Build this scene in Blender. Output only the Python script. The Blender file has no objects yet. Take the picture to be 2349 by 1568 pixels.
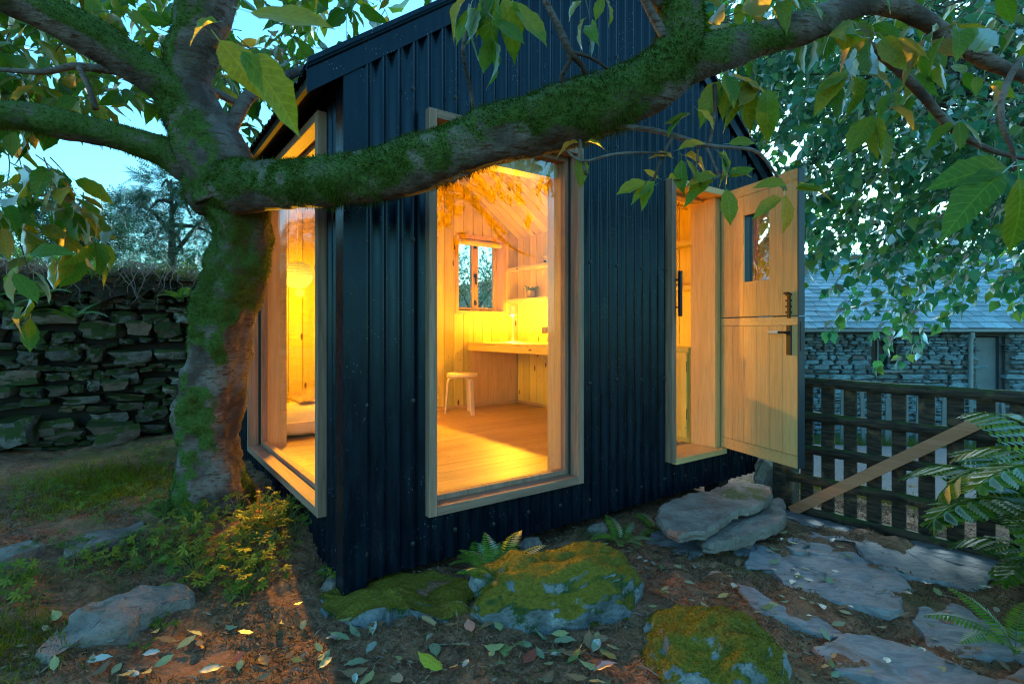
import bpy, math, random
import numpy as np
from mathutils import Vector, Matrix
R = math.radians
rng = np.random.default_rng(7)
random.seed(7)
sc = bpy.context.scene
COL = sc.collection

# ------------------------------------------------------------------ camera
EYE = 1.5
cam_d = bpy.data.cameras.new('camera'); cam = bpy.data.objects.new('camera', cam_d); COL.objects.link(cam)
cam.location = (0, 0, EYE); cam.rotation_euler = (R(90), 0, 0)
cam_d.sensor_width = 36.0; cam_d.lens = 19.03; cam_d.shift_y = -0.0115
cam_d.clip_start = 0.05; cam_d.clip_end = 2000
cam_d.dof.use_dof = True; cam_d.dof.focus_distance = 3.0; cam_d.dof.aperture_fstop = 7.0
sc.camera = cam
# ------------------------------------------------------------------ sky (dusk), sun, exposure
SUN_EL, SUN_AZ = R(20), R(33)          # the glow of the evening sky stands behind the hut, to the right
w = bpy.data.worlds.new('World'); sc.world = w; w.use_nodes = True
nt = w.node_tree; nt.nodes.clear()
sky = nt.nodes.new('ShaderNodeTexSky'); sky.sky_type = 'NISHITA'; sky.sun_disc = False
sky.sun_elevation = SUN_EL; sky.sun_rotation = SUN_AZ
sky.air_density = 1.2; sky.dust_density = 0.4; sky.ozone_density = 6.0
tint = nt.nodes.new('ShaderNodeMix'); tint.data_type = 'RGBA'; tint.blend_type = 'MULTIPLY'; tint.inputs[0].default_value = 1
tint.inputs[7].default_value = (0.62, 1.0, 0.88, 1)
bg = nt.nodes.new('ShaderNodeBackground'); bg.inputs[1].default_value = 0.115
out = nt.nodes.new('ShaderNodeOutputWorld')
nt.links.new(sky.outputs[0], tint.inputs[6]); nt.links.new(tint.outputs[2], bg.inputs[0]); nt.links.new(bg.outputs[0], out.inputs[0])
sd = bpy.data.lights.new('sun', 'SUN'); so = bpy.data.objects.new('sun', sd); COL.objects.link(so)
sd.energy = 0.9; sd.angle = R(25); sd.color = (0.75, 0.95, 1.0)
so.rotation_euler = Vector((-math.sin(SUN_AZ) * math.cos(SUN_EL), -math.cos(SUN_AZ) * math.cos(SUN_EL), -math.sin(SUN_EL))).to_track_quat('-Z', 'Y').to_euler()
sc.view_settings.view_transform = 'Standard'; sc.view_settings.look = 'None'
sc.view_settings.exposure = 2.3; sc.view_settings.gamma = 1.0
sc.cycles.use_denoising = True; sc.cycles.use_adaptive_sampling = False; sc.cycles.filter_width = 1.15
sc.cycles.max_bounces = 8; sc.cycles.diffuse_bounces = 6; sc.cycles.transparent_max_bounces = 12
sc.cycles.sample_clamp_indirect = 8.0
sc.cycles.caustics_reflective = False; sc.cycles.caustics_refractive = False
LAMP = (1.0, 0.48, 0.022)              # colour of the hut's lamps

# ------------------------------------------------------------------ helpers: layout
F = 1242.0
def at(px, py, Y):                     # a point seen at (px, py) of the 2349-pixel-wide picture, Y metres ahead
    return Vector(((px - 1174.5) / F * Y, Y, EYE + (757 - py) / F * Y))
CX, CY = -0.79, 2.595                  # the hut's near corner on the ground plan
HA = math.atan2(0.585, 0.811)
UX, UY = math.cos(HA), math.sin(HA)
def hp(u, v, z): return Vector((CX + u * UX - v * UY, CY + u * UY + v * UX, z))
def to_hut(x, y):
    dx, dy = x - CX, y - CY
    return dx * UX + dy * UY, -dx * UY + dy * UX

# ------------------------------------------------------------------ helpers: noise
def _hash(ix, iy, iz, seed):
    h = (ix.astype(np.int64) * 374761393 + iy.astype(np.int64) * 668265263 + iz.astype(np.int64) * 2147483647 + seed * 974711) & 0xFFFFFFFF
    h = ((h ^ (h >> 13)) * 1274126177) & 0xFFFFFFFF
    h = (h ^ (h >> 16)) & 0xFFFFFFFF
    return h / 4294967295.0
def vnoise(p, seed=0):
    p = np.asarray(p, float); f = np.floor(p); i = f.astype(np.int64); t = p - f; t = t * t * (3 - 2 * t)
    r = 0
    for dx in (0, 1):
        for dy in (0, 1):
            for dz in (0, 1):
                wgt = (t[:, 0] if dx else 1 - t[:, 0]) * (t[:, 1] if dy else 1 - t[:, 1]) * (t[:, 2] if dz else 1 - t[:, 2])
                r = r + wgt * _hash(i[:, 0] + dx, i[:, 1] + dy, i[:, 2] + dz, seed)
    return r * 2 - 1
def fbm(p, octv=4, seed=0, gain=0.5):
    p = np.asarray(p, float); a, s, r = 1.0, 1.0, 0
    for k in range(octv):
        r = r + a * vnoise(p * s + 17.3 * k, seed + k); a *= gain; s *= 2.03
    return r

# ------------------------------------------------------------------ helpers: objects
def tag(o, label=None, cat=None, group=None, kind=None):
    if label: o['label'] = label
    if cat: o['category'] = cat
    if group: o['group'] = group
    if kind or cat: o['kind'] = kind or 'thing'
    return o
def link(name, me, mat=None, parent=None):
    o = bpy.data.objects.new(name, me); COL.objects.link(o)
    if mat is not None and me is not None and not me.materials: me.materials.append(mat)
    if parent is not None: o.parent = parent
    return o
def empty(name, loc=(0, 0, 0), rz=0.0, parent=None):
    o = bpy.data.objects.new(name, None); COL.objects.link(o); o.location = loc; o.rotation_euler = (0, 0, rz)
    o.empty_display_size = 0.1
    if parent is not None: o.parent = parent
    return o
def mesh_np(name, V, Fc, mat=None, uv=None, smooth=False):
    """V (n,3); Fc (m,k) of one face size, or a list of such arrays"""
    V = np.asarray(V, np.float32)
    Fl = Fc if isinstance(Fc, list) else [Fc]
    Fl = [np.asarray(f, np.int32) for f in Fl if len(f)]
    me = bpy.data.meshes.new(name)
    me.vertices.add(len(V)); me.vertices.foreach_set('co', V.ravel())
    loops = np.concatenate([f.ravel() for f in Fl]); tot = np.concatenate([np.full(len(f), f.shape[1], np.int32) for f in Fl])
    st = np.concatenate([[0], np.cumsum(tot)[:-1]]).astype(np.int32)
    me.loops.add(len(loops)); me.loops.foreach_set('vertex_index', loops)
    me.polygons.add(len(tot)); me.polygons.foreach_set('loop_start', st); me.polygons.foreach_set('loop_total', tot)
    if smooth: me.polygons.foreach_set('use_smooth', np.ones(len(tot), bool))
    if uv is not None:
        l = me.uv_layers.new(name='UVMap'); l.data.foreach_set('uv', np.asarray(uv, np.float32)[loops].ravel())
    me.update(calc_edges=True); me.validate()
    if mat is not None: me.materials.append(mat)
    return me
class MB:
    def __init__(s): s.v = []; s.f = []
    def add(s, vs, fs):
        n = len(s.v); s.v += [tuple(p) for p in vs]; s.f += [tuple(i + n for i in f) for f in fs]; return s
    def box(s, x0, x1, y0, y1, z0, z1):
        vs = [(x, y, z) for z in (z0, z1) for (x, y) in ((x0, y0), (x1, y0), (x1, y1), (x0, y1))]
        return s.add(vs, [(3, 2, 1, 0), (4, 5, 6, 7), (0, 1, 5, 4), (1, 2, 6, 5), (2, 3, 7, 6), (3, 0, 4, 7)])
    def prism(s, poly, axis, a0, a1):
        """poly: 2D outline; axis 'x': (y,z) swept along x; 'y': (x,z) along y; 'z': (x,y) along z"""
        def P(p, a): return {'x': (a, p[0], p[1]), 'y': (p[0], a, p[1]), 'z': (p[0], p[1], a)}[axis]
        n = len(poly)
        return s.add([P(p, a0) for p in poly] + [P(p, a1) for p in poly],
                     [tuple(range(n))[::-1], tuple(range(n, 2 * n))] + [(i, (i + 1) % n, n + (i + 1) % n, n + i) for i in range(n)])
    def lathe(s, prof, n=20, c=(0, 0)):
        vs = []; fs = []
        for r, z in prof:
            vs += [(c[0] + r * math.cos(2 * math.pi * k / n), c[1] + r * math.sin(2 * math.pi * k / n), z) for k in range(n)]
        for j in range(len(prof) - 1):
            fs += [(j * n + k, j * n + (k + 1) % n, (j + 1) * n + (k + 1) % n, (j + 1) * n + k) for k in range(n)]
        if prof[0][0] > 1e-5: fs.append(tuple(range(n))[::-1])
        if prof[-1][0] > 1e-5: fs.append(tuple((len(prof) - 1) * n + k for k in range(n)))
        return s.add(vs, fs)
    def tube(s, pts, rad, n=8):
        V, Q = tube_np(pts, rad, n); 
        s.add([tuple(x) for x in V], [tuple(q) for q in Q.tolist()])
        m = len(pts); return s.add([], [tuple(range(n))[::-1]]) if False else s
    def mesh(s, name, smooth=False):
        me = bpy.data.meshes.new(name); me.from_pydata(s.v, [], s.f); me.update()
        import bmesh
        b = bmesh.new(); b.from_mesh(me); bmesh.ops.recalc_face_normals(b, faces=b.faces); b.to_mesh(me); b.free()
        if smooth:
            me.polygons.foreach_set('use_smooth', np.ones(len(me.polygons), bool))
        return me
    def build(s, name, mat, parent=None, smooth=False, bevel=0.0, auto=False):
        me = s.mesh(name, smooth); me.materials.append(mat)
        o = link(name, me, None, parent)
        if bevel:
            m = o.modifiers.new('bevel', 'BEVEL'); m.width = bevel; m.segments = 2; m.limit_method = 'ANGLE'
        return o
def spline(pts, step):
    """Catmull-Rom through rows (x,y,z,r...)"""
    P = np.asarray(pts, float); P = np.vstack([2 * P[0] - P[1], P, 2 * P[-1] - P[-2]]); o = []
    for i in range(1, len(P) - 2):
        n = max(2, int(np.linalg.norm(P[i + 1, :3] - P[i, :3]) / step))
        t = np.linspace(0, 1, n, endpoint=False)[:, None]
        a, b, c, d = P[i - 1], P[i], P[i + 1], P[i + 2]
        o.append(0.5 * (2 * b + (c - a) * t + (2 * a - 5 * b + 4 * c - d) * t ** 2 + (-a + 3 * b - 3 * c + d) * t ** 3))
    o.append(P[-2][None]); return np.vstack(o)
def tube_np(pts, rad, n=8, cap=True):
    P = np.asarray([tuple(p) for p in pts], float); m = len(P); rad = np.broadcast_to(np.asarray(rad, float), (m,))
    T = np.gradient(P, axis=0); T /= np.linalg.norm(T, axis=1)[:, None] + 1e-12
    a = np.array([0, 0, 1.0]) if abs(T[0, 2]) < 0.9 else np.array([1.0, 0, 0])
    N = np.zeros_like(P); nn = np.cross(T[0], a); nn /= np.linalg.norm(nn)
    for i in range(m):
        nn = nn - T[i] * nn.dot(T[i]); nn /= np.linalg.norm(nn); N[i] = nn
    B = np.cross(T, N); th = np.linspace(0, 2 * np.pi, n, endpoint=False)
    V = P[:, None] + rad[:, None, None] * (np.cos(th)[None, :, None] * N[:, None] + np.sin(th)[None, :, None] * B[:, None])
    V = V.reshape(-1, 3); j, k = np.meshgrid(np.arange(m - 1), np.arange(n), indexing='ij')
    Q = np.stack([j * n + k, j * n + (k + 1) % n, (j + 1) * n + (k + 1) % n, (j + 1) * n + k], -1).reshape(-1, 4)
    if cap:
        c0 = len(V); V = np.vstack([V, P[:1], P[-1:]])
        e = np.arange(n); e1 = (e + 1) % n; top = (m - 1) * n
        Q = np.vstack([Q, np.stack([np.full(n, c0), e1, e, e], -1)[:0]])
        capf = np.vstack([np.stack([np.full(n, c0), e1, e], -1), np.stack([np.full(n, c0 + 1), top + e, top + e1], -1)])
        tube_np.caps = capf
    else:
        tube_np.caps = np.zeros((0, 3), int)
    return V, Q
def tubes_mesh(name, paths, mat, n=6):
    """several tubes [(pts, radii)] joined to one mesh (the branching of ONE thing)"""
    Vs, Qs, Cs, k = [], [], [], 0
    for pts, rad in paths:
        V, Q = tube_np(pts, rad, n); Vs.append(V); Qs.append(Q + k); Cs.append(tube_np.caps + k); k += len(V)
    return mesh_np(name, np.vstack(Vs), [np.vstack(Qs), np.vstack(Cs)], mat, smooth=True)

# ------------------------------------------------------------------ helpers: materials
def S(nt, typ, props=None, **ins):
    n = nt.nodes.new(typ)
    for k, v in (props or {}).items(): setattr(n, k, v)
    for k, v in ins.items():
        key = int(k[1:]) if k[0] == 'i' and k[1:].isdigit() else k.replace('_', ' ')
        s = n.inputs[key]
        if isinstance(v, bpy.types.NodeSocket): nt.links.new(v, s)
        else: s.default_value = v
    return n
def C4(c): return (c[0], c[1], c[2], 1.0)
class Mat:
    def __init__(s, name):
        s.m = bpy.data.materials.new(name); s.m.use_nodes = True; s.nt = s.m.node_tree; s.nt.nodes.clear()
        s.out = s.nt.nodes.new('ShaderNodeOutputMaterial')
    def n(s, typ, props=None, **ins): return S(s.nt, 'ShaderNode' + typ, props, **ins)
    def coord(s, kind='Object', scale=(1, 1, 1), rand=0.0):
        v = s.n('TexCoord').outputs[kind] if kind != 'World' else s.n('NewGeometry').outputs['Position']
        if rand:
            r = s.n('ObjectInfo').outputs['Random']
            off = s.n('CombineXYZ', X=s.math('MULTIPLY', r, 37.1 * rand), Y=s.math('MULTIPLY', r, 91.7 * rand), Z=s.math('MULTIPLY', r, 53.3 * rand)).outputs[0]
            v = s.n('VectorMath', {'operation': 'ADD'}, i0=v, i1=off).outputs[0]
        return s.n('VectorMath', {'operation': 'MULTIPLY'}, i0=v, i1=scale).outputs[0]
    def math(s, op, a, b=0.0, clamp=False): return s.n('Math', {'operation': op, 'use_clamp': clamp}, i0=a, i1=b).outputs[0]
    def noise(s, vec, scale, detail=4.0, rough=0.55, dist=0.0): return s.n('TexNoise', Vector=vec, Scale=scale, Detail=detail, Roughness=rough, Distortion=dist).outputs[0]
    def voro(s, vec, scale, feature='F1', o='Distance', rnd=1.0): return s.n('TexVoronoi', {'feature': feature}, Vector=vec, Scale=scale, Randomness=rnd).outputs[o]
    def step(s, f, a, b, lo=0.0, hi=1.0): return s.n('MapRange', {'interpolation_type': 'SMOOTHSTEP'}, i0=f, i1=a, i2=b, i3=lo, i4=hi).outputs[0]
    def mix(s, f, a, b, mode='MIX'):
        n = s.n('Mix', {'data_type': 'RGBA', 'blend_type': mode}, i0=f)
        for k, x in ((6, a), (7, b)):
            if isinstance(x, bpy.types.NodeSocket): s.nt.links.new(x, n.inputs[k])
            else: n.inputs[k].default_value = C4(x)
        return n.outputs[2]
    def bump(s, h, strength=0.3, dist=0.01): return s.n('Bump', Height=h, Strength=strength, Distance=dist).outputs[0]
    def pbr(s, col, rough=0.6, normal=None, spec=0.4, metal=0.0, **kw):
        d = {'Roughness': rough, 'Metallic': metal}
        p = s.n('BsdfPrincipled', **d)
        p.inputs['Specular IOR Level'].default_value = spec
        if isinstance(col, bpy.types.NodeSocket): s.nt.links.new(col, p.inputs['Base Color'])
        else: p.inputs['Base Color'].default_value = C4(col)
        if normal is not None: s.nt.links.new(normal, p.inputs['Normal'])
        for k, v in kw.items():
            p.inputs[k.replace('_', ' ')].default_value = v
        return p.outputs[0]
    def done(s, sh): s.nt.links.new(sh, s.out.inputs[0]); return s.m
def wood(name, c1, c2, axis='z', knots=0.0, rough=0.5, grain=1.0, var=0.35, spec=0.3, knotcol=(0.16, 0.06, 0.015)):
    m = Mat(name); sca = {'x': (1.2, 22, 22), 'y': (22, 1.2, 22), 'z': (22, 22, 1.2)}[axis]
    v = m.coord('Object', sca, 1.0); g = m.noise(v, 1.3 * grain, 5, 0.6, 0.6); g2 = m.noise(v, 6.0, 2, 0.5)
    col = m.mix(m.step(g, 0.3, 0.72), c1, c2)
    col = m.mix(m.step(g2, 0.5, 0.8, 0, 0.35), col, [x * 0.55 for x in c2])
    r = m.n('ObjectInfo').outputs['Random']
    val = m.math('ADD', m.math('MULTIPLY', r, var), 1.0 - var / 2)
    col = m.n('HueSaturation', Color=col, Value=val, Hue=0.5, Saturation=1.0, Fac=1.0).outputs[0]
    if knots:
        k = {'x': (3, 9, 9), 'y': (9, 3, 9), 'z': (9, 9, 3)}[axis]
        kv = m.coord('Object', k, 1.0); d = m.voro(kv, 0.9)
        col = m.mix(m.math('MULTIPLY', m.step(d, 0.07, 0.13, 1, 0), knots), col, knotcol)
        d2 = m.voro(m.coord('Object', [x * 2.1 for x in k], 1.7), 0.9)
        col = m.mix(m.math('MULTIPLY', m.step(d2, 0.05, 0.09, 1, 0), knots * 0.8), col, knotcol)
    return m.done(m.pbr(col, rough, m.bump(g, 0.15, 0.003), spec))
# ------------------------------------------------------------------ materials
PINE = {a: wood('pine_' + a, (0.74, 0.62, 0.15), (0.67, 0.53, 0.10), a, 1.0, 0.45) for a in 'xyz'}
FLOORW = wood('floor_oak', (0.50, 0.35, 0.17), (0.39, 0.25, 0.11), 'x', 0.0, 0.5, 1.0, 0.22, 0.2)
OAK = {a: wood('oak_' + a, (0.68, 0.45, 0.19), (0.57, 0.35, 0.13), a, 0.0, 0.45, 1.5, 0.18) for a in 'xyz'}
GREYOAK = {a: wood('weathered_oak_' + a, (0.36, 0.205, 0.135), (0.20, 0.115, 0.075), a, 0.25, 0.7, 1.4, 0.2) for a in 'xyz'}
BIRCHPLY = wood('birch_ply', (0.78, 0.66, 0.46), (0.70, 0.57, 0.38), 'z', 0.0, 0.35, 0.6, 0.1)
NEWWOOD = wood('new_pine', (0.66, 0.25, 0.13), (0.54, 0.19, 0.085), 'x', 0.3, 0.6)
def corrugated_metal():
    m = Mat('dark_corrugated_metal'); v = m.coord('World')
    sp = m.voro(v, 60.0); spk = m.step(sp, 0.10, 0.18, 1, 0)
    msk = m.step(m.noise(v, 9.0, 2), 0.52, 0.62)
    sp2 = m.step(m.voro(v, 170.0), 0.14, 0.22, 1, 0)
    st = m.noise(m.coord('World', (7, 7, 0.8)), 4.0, 4)
    base = m.mix(m.step(st, 0.35, 0.7), (0.0012, 0.0036, 0.0080), (0.0032, 0.0078, 0.0150))
    f = m.math('MAXIMUM', m.math('MULTIPLY', spk, msk), m.math('MULTIPLY', sp2, m.step(m.noise(v, 5.0, 2), 0.55, 0.65, 0, 0.6)))
    col = m.mix(m.math('MULTIPLY', f, 0.55), base, (0.30, 0.33, 0.34))
    rough = m.step(st, 0.2, 0.8, 0.22, 0.36)
    p = m.pbr(col, 0.4, m.bump(m.noise(v, 3.0, 2), 0.25, 0.01), 0.30)
    m.nt.links.new(rough, m.nt.nodes['Principled BSDF'].inputs['Roughness']); m.nt.nodes['Principled BSDF'].inputs['Specular Tint'].default_value = (0.5, 0.82, 1.0, 1)
    return m.done(p)
METAL = corrugated_metal()
def simple(name, col, rough=0.5, spec=0.4, metal=0.0, bumps=0.0, bscale=40.0, var=0.25, vscale=6.0):
    m = Mat(name); v = m.coord('Object', (1, 1, 1), 1.0)
    c = m.mix(m.noise(v, vscale, 4), [x * (1 - var) for x in col], [min(1, x * (1 + var)) for x in col])
    return m.done(m.pbr(c, rough, m.bump(m.noise(v, bscale, 4), bumps, 0.01) if bumps else None, spec, metal))
DARKCORE = simple('dark_wall_core', (0.03, 0.025, 0.02), 0.9)
BLACKIRON = simple('black_iron', (0.012, 0.012, 0.014), 0.42, 0.5)
BLACKPAINT = simple('dark_painted_door', (0.02, 0.03, 0.038), 0.45, 0.5)
CREAM = simple('cream_ceramic', (0.80, 0.72, 0.55), 0.35)
CERAMIC = simple('pot_clay', (0.34, 0.24, 0.12), 0.7, bumps=0.2)
LINEN = simple('cream_linen', (0.80, 0.74, 0.60), 0.9, bumps=0.3, bscale=220)
WOOL = simple('sheepskin', (0.60, 0.45, 0.26), 0.9, var=0.4, vscale=40)
COIR = simple('coir_mat', (0.42, 0.29, 0.14), 0.95, bumps=0.8, bscale=160, var=0.5, vscale=90)
WHITEMETAL = simple('white_enamel', (0.80, 0.76, 0.66), 0.35)
BRASS = simple('brass', (0.45, 0.30, 0.10), 0.35, 0.5, 1.0)
def glass():
    m = Mat('window_glass'); fr = m.n('Fresnel', IOR=1.5).outputs[0]
    t = m.n('BsdfTransparent', Color=C4((0.97, 0.985, 0.98))).outputs[0]
    g = m.n('BsdfGlossy', Color=C4((1, 1, 1)), Roughness=0.01).outputs[0]
    f = m.math('MULTIPLY', fr, 0.22, True)
    return m.done(m.n('MixShader', i0=f, i1=t, i2=g).outputs[0])
GLASS = glass()
def emit(name, col, strength):
    m = Mat(name); return m.done(m.n('Emission', Color=C4(col), Strength=strength).outputs[0])

# ------------------------------------------------------------------ the hut
hut = empty('garden_hut', (CX, CY, 0), HA)
tag(hut, 'dark blue corrugated metal garden hut with glowing oak framed windows and open stable door', 'hut')
HW, HD, ZB, ZF = 3.60, 3.45, 0.28, 0.55
APX, APZ, PITCH = 1.86, 4.22, 0.75
def roofz(u): return APZ - PITCH * abs(u - APX)
def ceilz(u): return 3.783 - 0.72 * abs(u - APX)
IU0, IU1, IV0, IV1 = 0.22, 3.36, 0.22, 3.19       # inner faces of the room
W1 = (0.405, 1.49, 0.535, 2.648)                  # front window, outer frame: u0 u1 z0 z1
DR = (2.36, 3.10, 0.535, 2.615)                   # door frame
W2 = (0.27, 2.19, 0.535, 2.63)                    # side window: v0 v1 z0 z1
W3 = (2.425, 3.172, 1.70, 2.68)                   # little window in the rear wall: u0 u1 z0 z1
CP, CA = 0.0830, 0.021
def cor(t): 
    c = math.cos(2 * math.pi * t / CP); return CA * (0.5 + 0.5 * c * (1.25 - 0.25 * c * c))
def cladding(a0, a1, zlo, zhi, place, rows=2):
    n = max(2, int((a1 - a0) / CP * 10)); V = []; Fq = []
    for i in range(n + 1):
        a = a0 + (a1 - a0) * i / n; lo = zlo(a) if callable(zlo) else zlo; hi = zhi(a) if callable(zhi) else zhi
        for j in range(rows):
            V.append(place(a, cor(a), lo + (hi - lo) * j / (rows - 1)))
        if i:
            for j in range(rows - 1):
                b = (i - 1) * rows + j; Fq.append((b, b + rows, b + rows + 1, b + 1))
    o = link('cladding_sheet', mesh_np('cladding_sheet', V, np.array(Fq), METAL, smooth=True), None, hut)
    return o
fr = lambda a, c, z: (a, -c, z)
sdp = lambda a, c, z: (-c, a, z)
rtop = lambda a: roofz(a) - 0.05
cladding(0.004, W1[0] + 0.01, ZB, rtop, fr); cladding(W1[0] + 0.01, W1[1] - 0.01, ZB, W1[2] + 0.01, fr)
cladding(W1[0] + 0.01, W1[1] - 0.01, W1[3] - 0.01, rtop, fr); cladding(W1[1] - 0.01, DR[0] + 0.01, ZB, rtop, fr)
cladding(DR[0] + 0.01, DR[1] - 0.01, ZB, DR[2] + 0.01, fr); cladding(DR[0] + 0.01, DR[1] - 0.01, DR[3] - 0.01, rtop, fr)
cladding(DR[1] - 0.01, HW, ZB, rtop, fr)
ez = roofz(0) - 0.05
cladding(0.004, W2[0] + 0.01, ZB, ez, sdp); cladding(W2[0] + 0.01, W2[1] - 0.01, ZB, W2[2] + 0.01, sdp)
cladding(W2[0] + 0.01, W2[1] - 0.01, W2[3] - 0.01, ez, sdp); cladding(W2[1] - 0.01, HD, ZB, ez, sdp)
cladding(0.0, HD, ZB, ez, lambda a, c, z: (HW + c, a, z))
cladding(0.0, W3[0], ZB, rtop, lambda a, c, z: (a, HD + c, z)); cladding(W3[0], W3[1], ZB, W3[2], lambda a, c, z: (a, HD + c, z))
cladding(W3[0], W3[1], W3[3], rtop, lambda a, c, z: (a, HD + c, z)); cladding(W3[1], HW, ZB, rtop, lambda a, c, z: (a, HD + c, z))
# folded corner trim
b = MB(); t = 0.028
b.prism([(-t, -t), (0.085, -t), (0.085, -t + 0.003), (-t + 0.003, -t + 0.003), (-t + 0.003, 0.085), (-t, 0.085)], 'z', ZB - 0.035, roofz(0) - 0.06)
b.build('corner_trim', METAL, hut)
# fixing screws with washers on the crests
b = MB(); b.lathe([(0.013, 0), (0.013, 0.003), (0.007, 0.005), (0.007, 0.010), (0, 0.011)], 10); scr = b.mesh('screw'); scr.materials.append(BLACKIRON)
for z in (0.42, 1.15, 1.95, 2.75, 3.35):
    for k in range(1, 43, 3):
        u = k * CP
        if z > rtop(u) - 0.12: continue
        if any(w_[0] - 0.03 < u < w_[1] + 0.03 and w_[2] - 0.03 < z < w_[3] + 0.03 for w_ in (W1, DR)): continue
        o = link('screw', scr, None, hut); o.location = (u, -CA, z + random.uniform(-.02, .02)); o.rotation_euler = (R(90), 0, 0)
# wall cores (between cladding and boards)
b = MB()
def corewall(u0, u1, z0, z1): b.box(u0, u1, 0.012, 0.198, z0, z1)
b.box(0.012, W1[0] + .05, 0.012, 0.198, 0.36, 2.65); b.box(W1[1] - .05, DR[0] + .05, 0.012, 0.198, 0.36, 2.65); b.box(DR[1] - .05, HW - .012, 0.012, 0.198, 0.36, 2.65)
b.box(W1[0] + .05, W1[1] - .05, 0.012, 0.198, 0.36, W1[2] + .01); b.box(DR[0] + .05, DR[1] - .05, 0.012, 0.198, 0.36, DR[2] + .01)
b.prism([(0.012, 2.652), (HW - .012, 2.652), (HW - .012, roofz(HW) - .06), (APX, APZ - .06), (0.012, roofz(0) - .06)], 'y', 0.012, 0.198)
b.box(0.012, 0.198, 0.2, W2[0] + .05, 0.36, 2.75); b.box(0.012, 0.198, W2[1] - .05, HD - .012, 0.36, 2.75)
b.box(0.012, 0.198, W2[0] + .05, W2[1] - .05, 0.36, W2[2] + .01); b.box(0.012, 0.198, W2[0] + .05, W2[1] - .05, W2[3] - .01, 2.75)
b.box(IU1 + .022, HW - .012, 0.2, HD - .012, 0.36, 2.75)
b.box(0.2, W3[0] + .03, IV1 + .022, HD - .012, 0.36, 2.75); b.box(W3[1] - .03, IU1 + .02, IV1 + .022, HD - .012, 0.36, 2.75)
b.box(W3[0] + .03, W3[1] - .03, IV1 + .022, HD - .012, 0.36, W3[2] + .03)
b.prism([(0.2, 2.752), (IU1 + .02, 2.752), (HW - .1, roofz(HW - .1) - .06), (APX, APZ - .06), (0.1, roofz(.1) - .06)], 'y', IV1 + .022, HD - .012)
b.build('wall_core', DARKCORE, hut)
b = MB(); b.box(0.02, HW - .02, 0.02, HD - .02, 0.36, 0.528); b.build('floor_deck', DARKCORE, hut)
# posts under the deck
for (u, v) in ((0.25, 0.2), (1.8, 0.2), (3.3, 0.2), (0.25, 3.2), (3.3, 3.2)):
    b = MB(); b.box(u - .07, u + .07, v - .07, v + .07, -0.35, 0.36); b.build('foundation_post', DARKCORE, hut)
# roof: two corrugated slopes, core, verge flashing, ridge
def roof_side(sgn):
    ue = -0.20 if sgn < 0 else HW + 0.16
    n = int((HD + .16) / CP * 10); V = []; Fq = []; m = 2
    for i in range(n + 1):
        v = -0.06 + (HD + .16) * i / n
        for j in range(m):
            u = APX + (ue - APX) * j / (m - 1); V.append((u, v, roofz(u) + cor(v)))
        if i: q = (i - 1) * m; Fq.append((q, q + m, q + m + 1, q + 1))
    return link('roof_sheet', mesh_np('roof_sheet', V, np.array(Fq), METAL, smooth=True), None, roof)
b = MB()
b.prism([(0.0, roofz(0) - .012), (APX, APZ - .012), (APX, ceilz(APX) + .022), (0.2, ceilz(0.2) + .022), (0.0, roofz(0) - .05)], 'y', 0.2, HD - .012)
b.prism([(HW, roofz(HW) - .012), (APX, APZ - .012), (APX, ceilz(APX) + .022), (HW - .2, ceilz(HW - .2) + .022), (HW, roofz(HW) - .05)], 'y', 0.2, HD - .012)
b.prism([(-.17, roofz(-.17) - .008), (0.0, roofz(0) - .008), (0.0, roofz(0) - .05), (-.17, roofz(-.17) - .05)], 'y', 0.0, HD)
roof = b.build('roof', DARKCORE, hut); roof_side(-1); roof_side(1)
for s, ue in ((-1, -0.20), (1, HW + 0.16)):
    zt, zb_ = 0.035, -0.105
    b = MB(); b.prism([(ue, roofz(ue) + zt), (APX, APZ + zt), (APX, APZ + zb_), (ue, roofz(ue) + zb_)], 'y', -0.045, -0.041)
    b.prism([(ue, roofz(ue) + zt), (APX, APZ + zt), (APX, APZ + zt - .004), (ue, roofz(ue) + zt - .004)], 'y', -0.041, 0.09)
    b.prism([(ue, roofz(ue) + zt + .012), (APX, APZ + zt + .012), (APX, APZ + zt - .012), (ue, roofz(ue) + zt - .012)], 'y', -0.068, -0.045)
    b.build('verge_flashing', METAL, roof)
b = MB(); b.prism([(APX - .16, roofz(APX - .16) + .03), (APX, APZ + .045), (APX + .16, roofz(APX + .16) + .03), (APX + .16, roofz(APX + .16) + .026), (APX, APZ + .04), (APX - .16, roofz(APX - .16) + .026)], 'y', -0.07, HD + .1)
b.build('ridge_cap', METAL, roof)
# window frames
def frame_front(par, u0, u1, z0, z1, fw, v0, v1, mats, name='frame'):
    for (a, c, d, e, ax) in ((u0, u0 + fw, z0, z1, 'z'), (u1 - fw, u1, z0, z1, 'z'), (u0 + fw, u1 - fw, z0, z0 + fw, 'x'), (u0 + fw, u1 - fw, z1 - fw, z1, 'x')):
        b = MB(); b.box(a, c, v0, v1, d, e); b.build(name, mats[ax], par, bevel=0.003)
def frame_side(par, v0, v1, z0, z1, fw, u0, u1, mats, name='frame'):
    for (a, c, d, e, ax) in ((v0, v0 + fw, z0, z1, 'z'), (v1 - fw, v1, z0, z1, 'z'), (v0 + fw, v1 - fw, z0, z0 + fw, 'y'), (v0 + fw, v1 - fw, z1 - fw, z1, 'y')):
        b = MB(); b.box(u0, u1, a, c, d, e); b.build(name, mats[ax], par, bevel=0.003)
fw = 0.047
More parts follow.
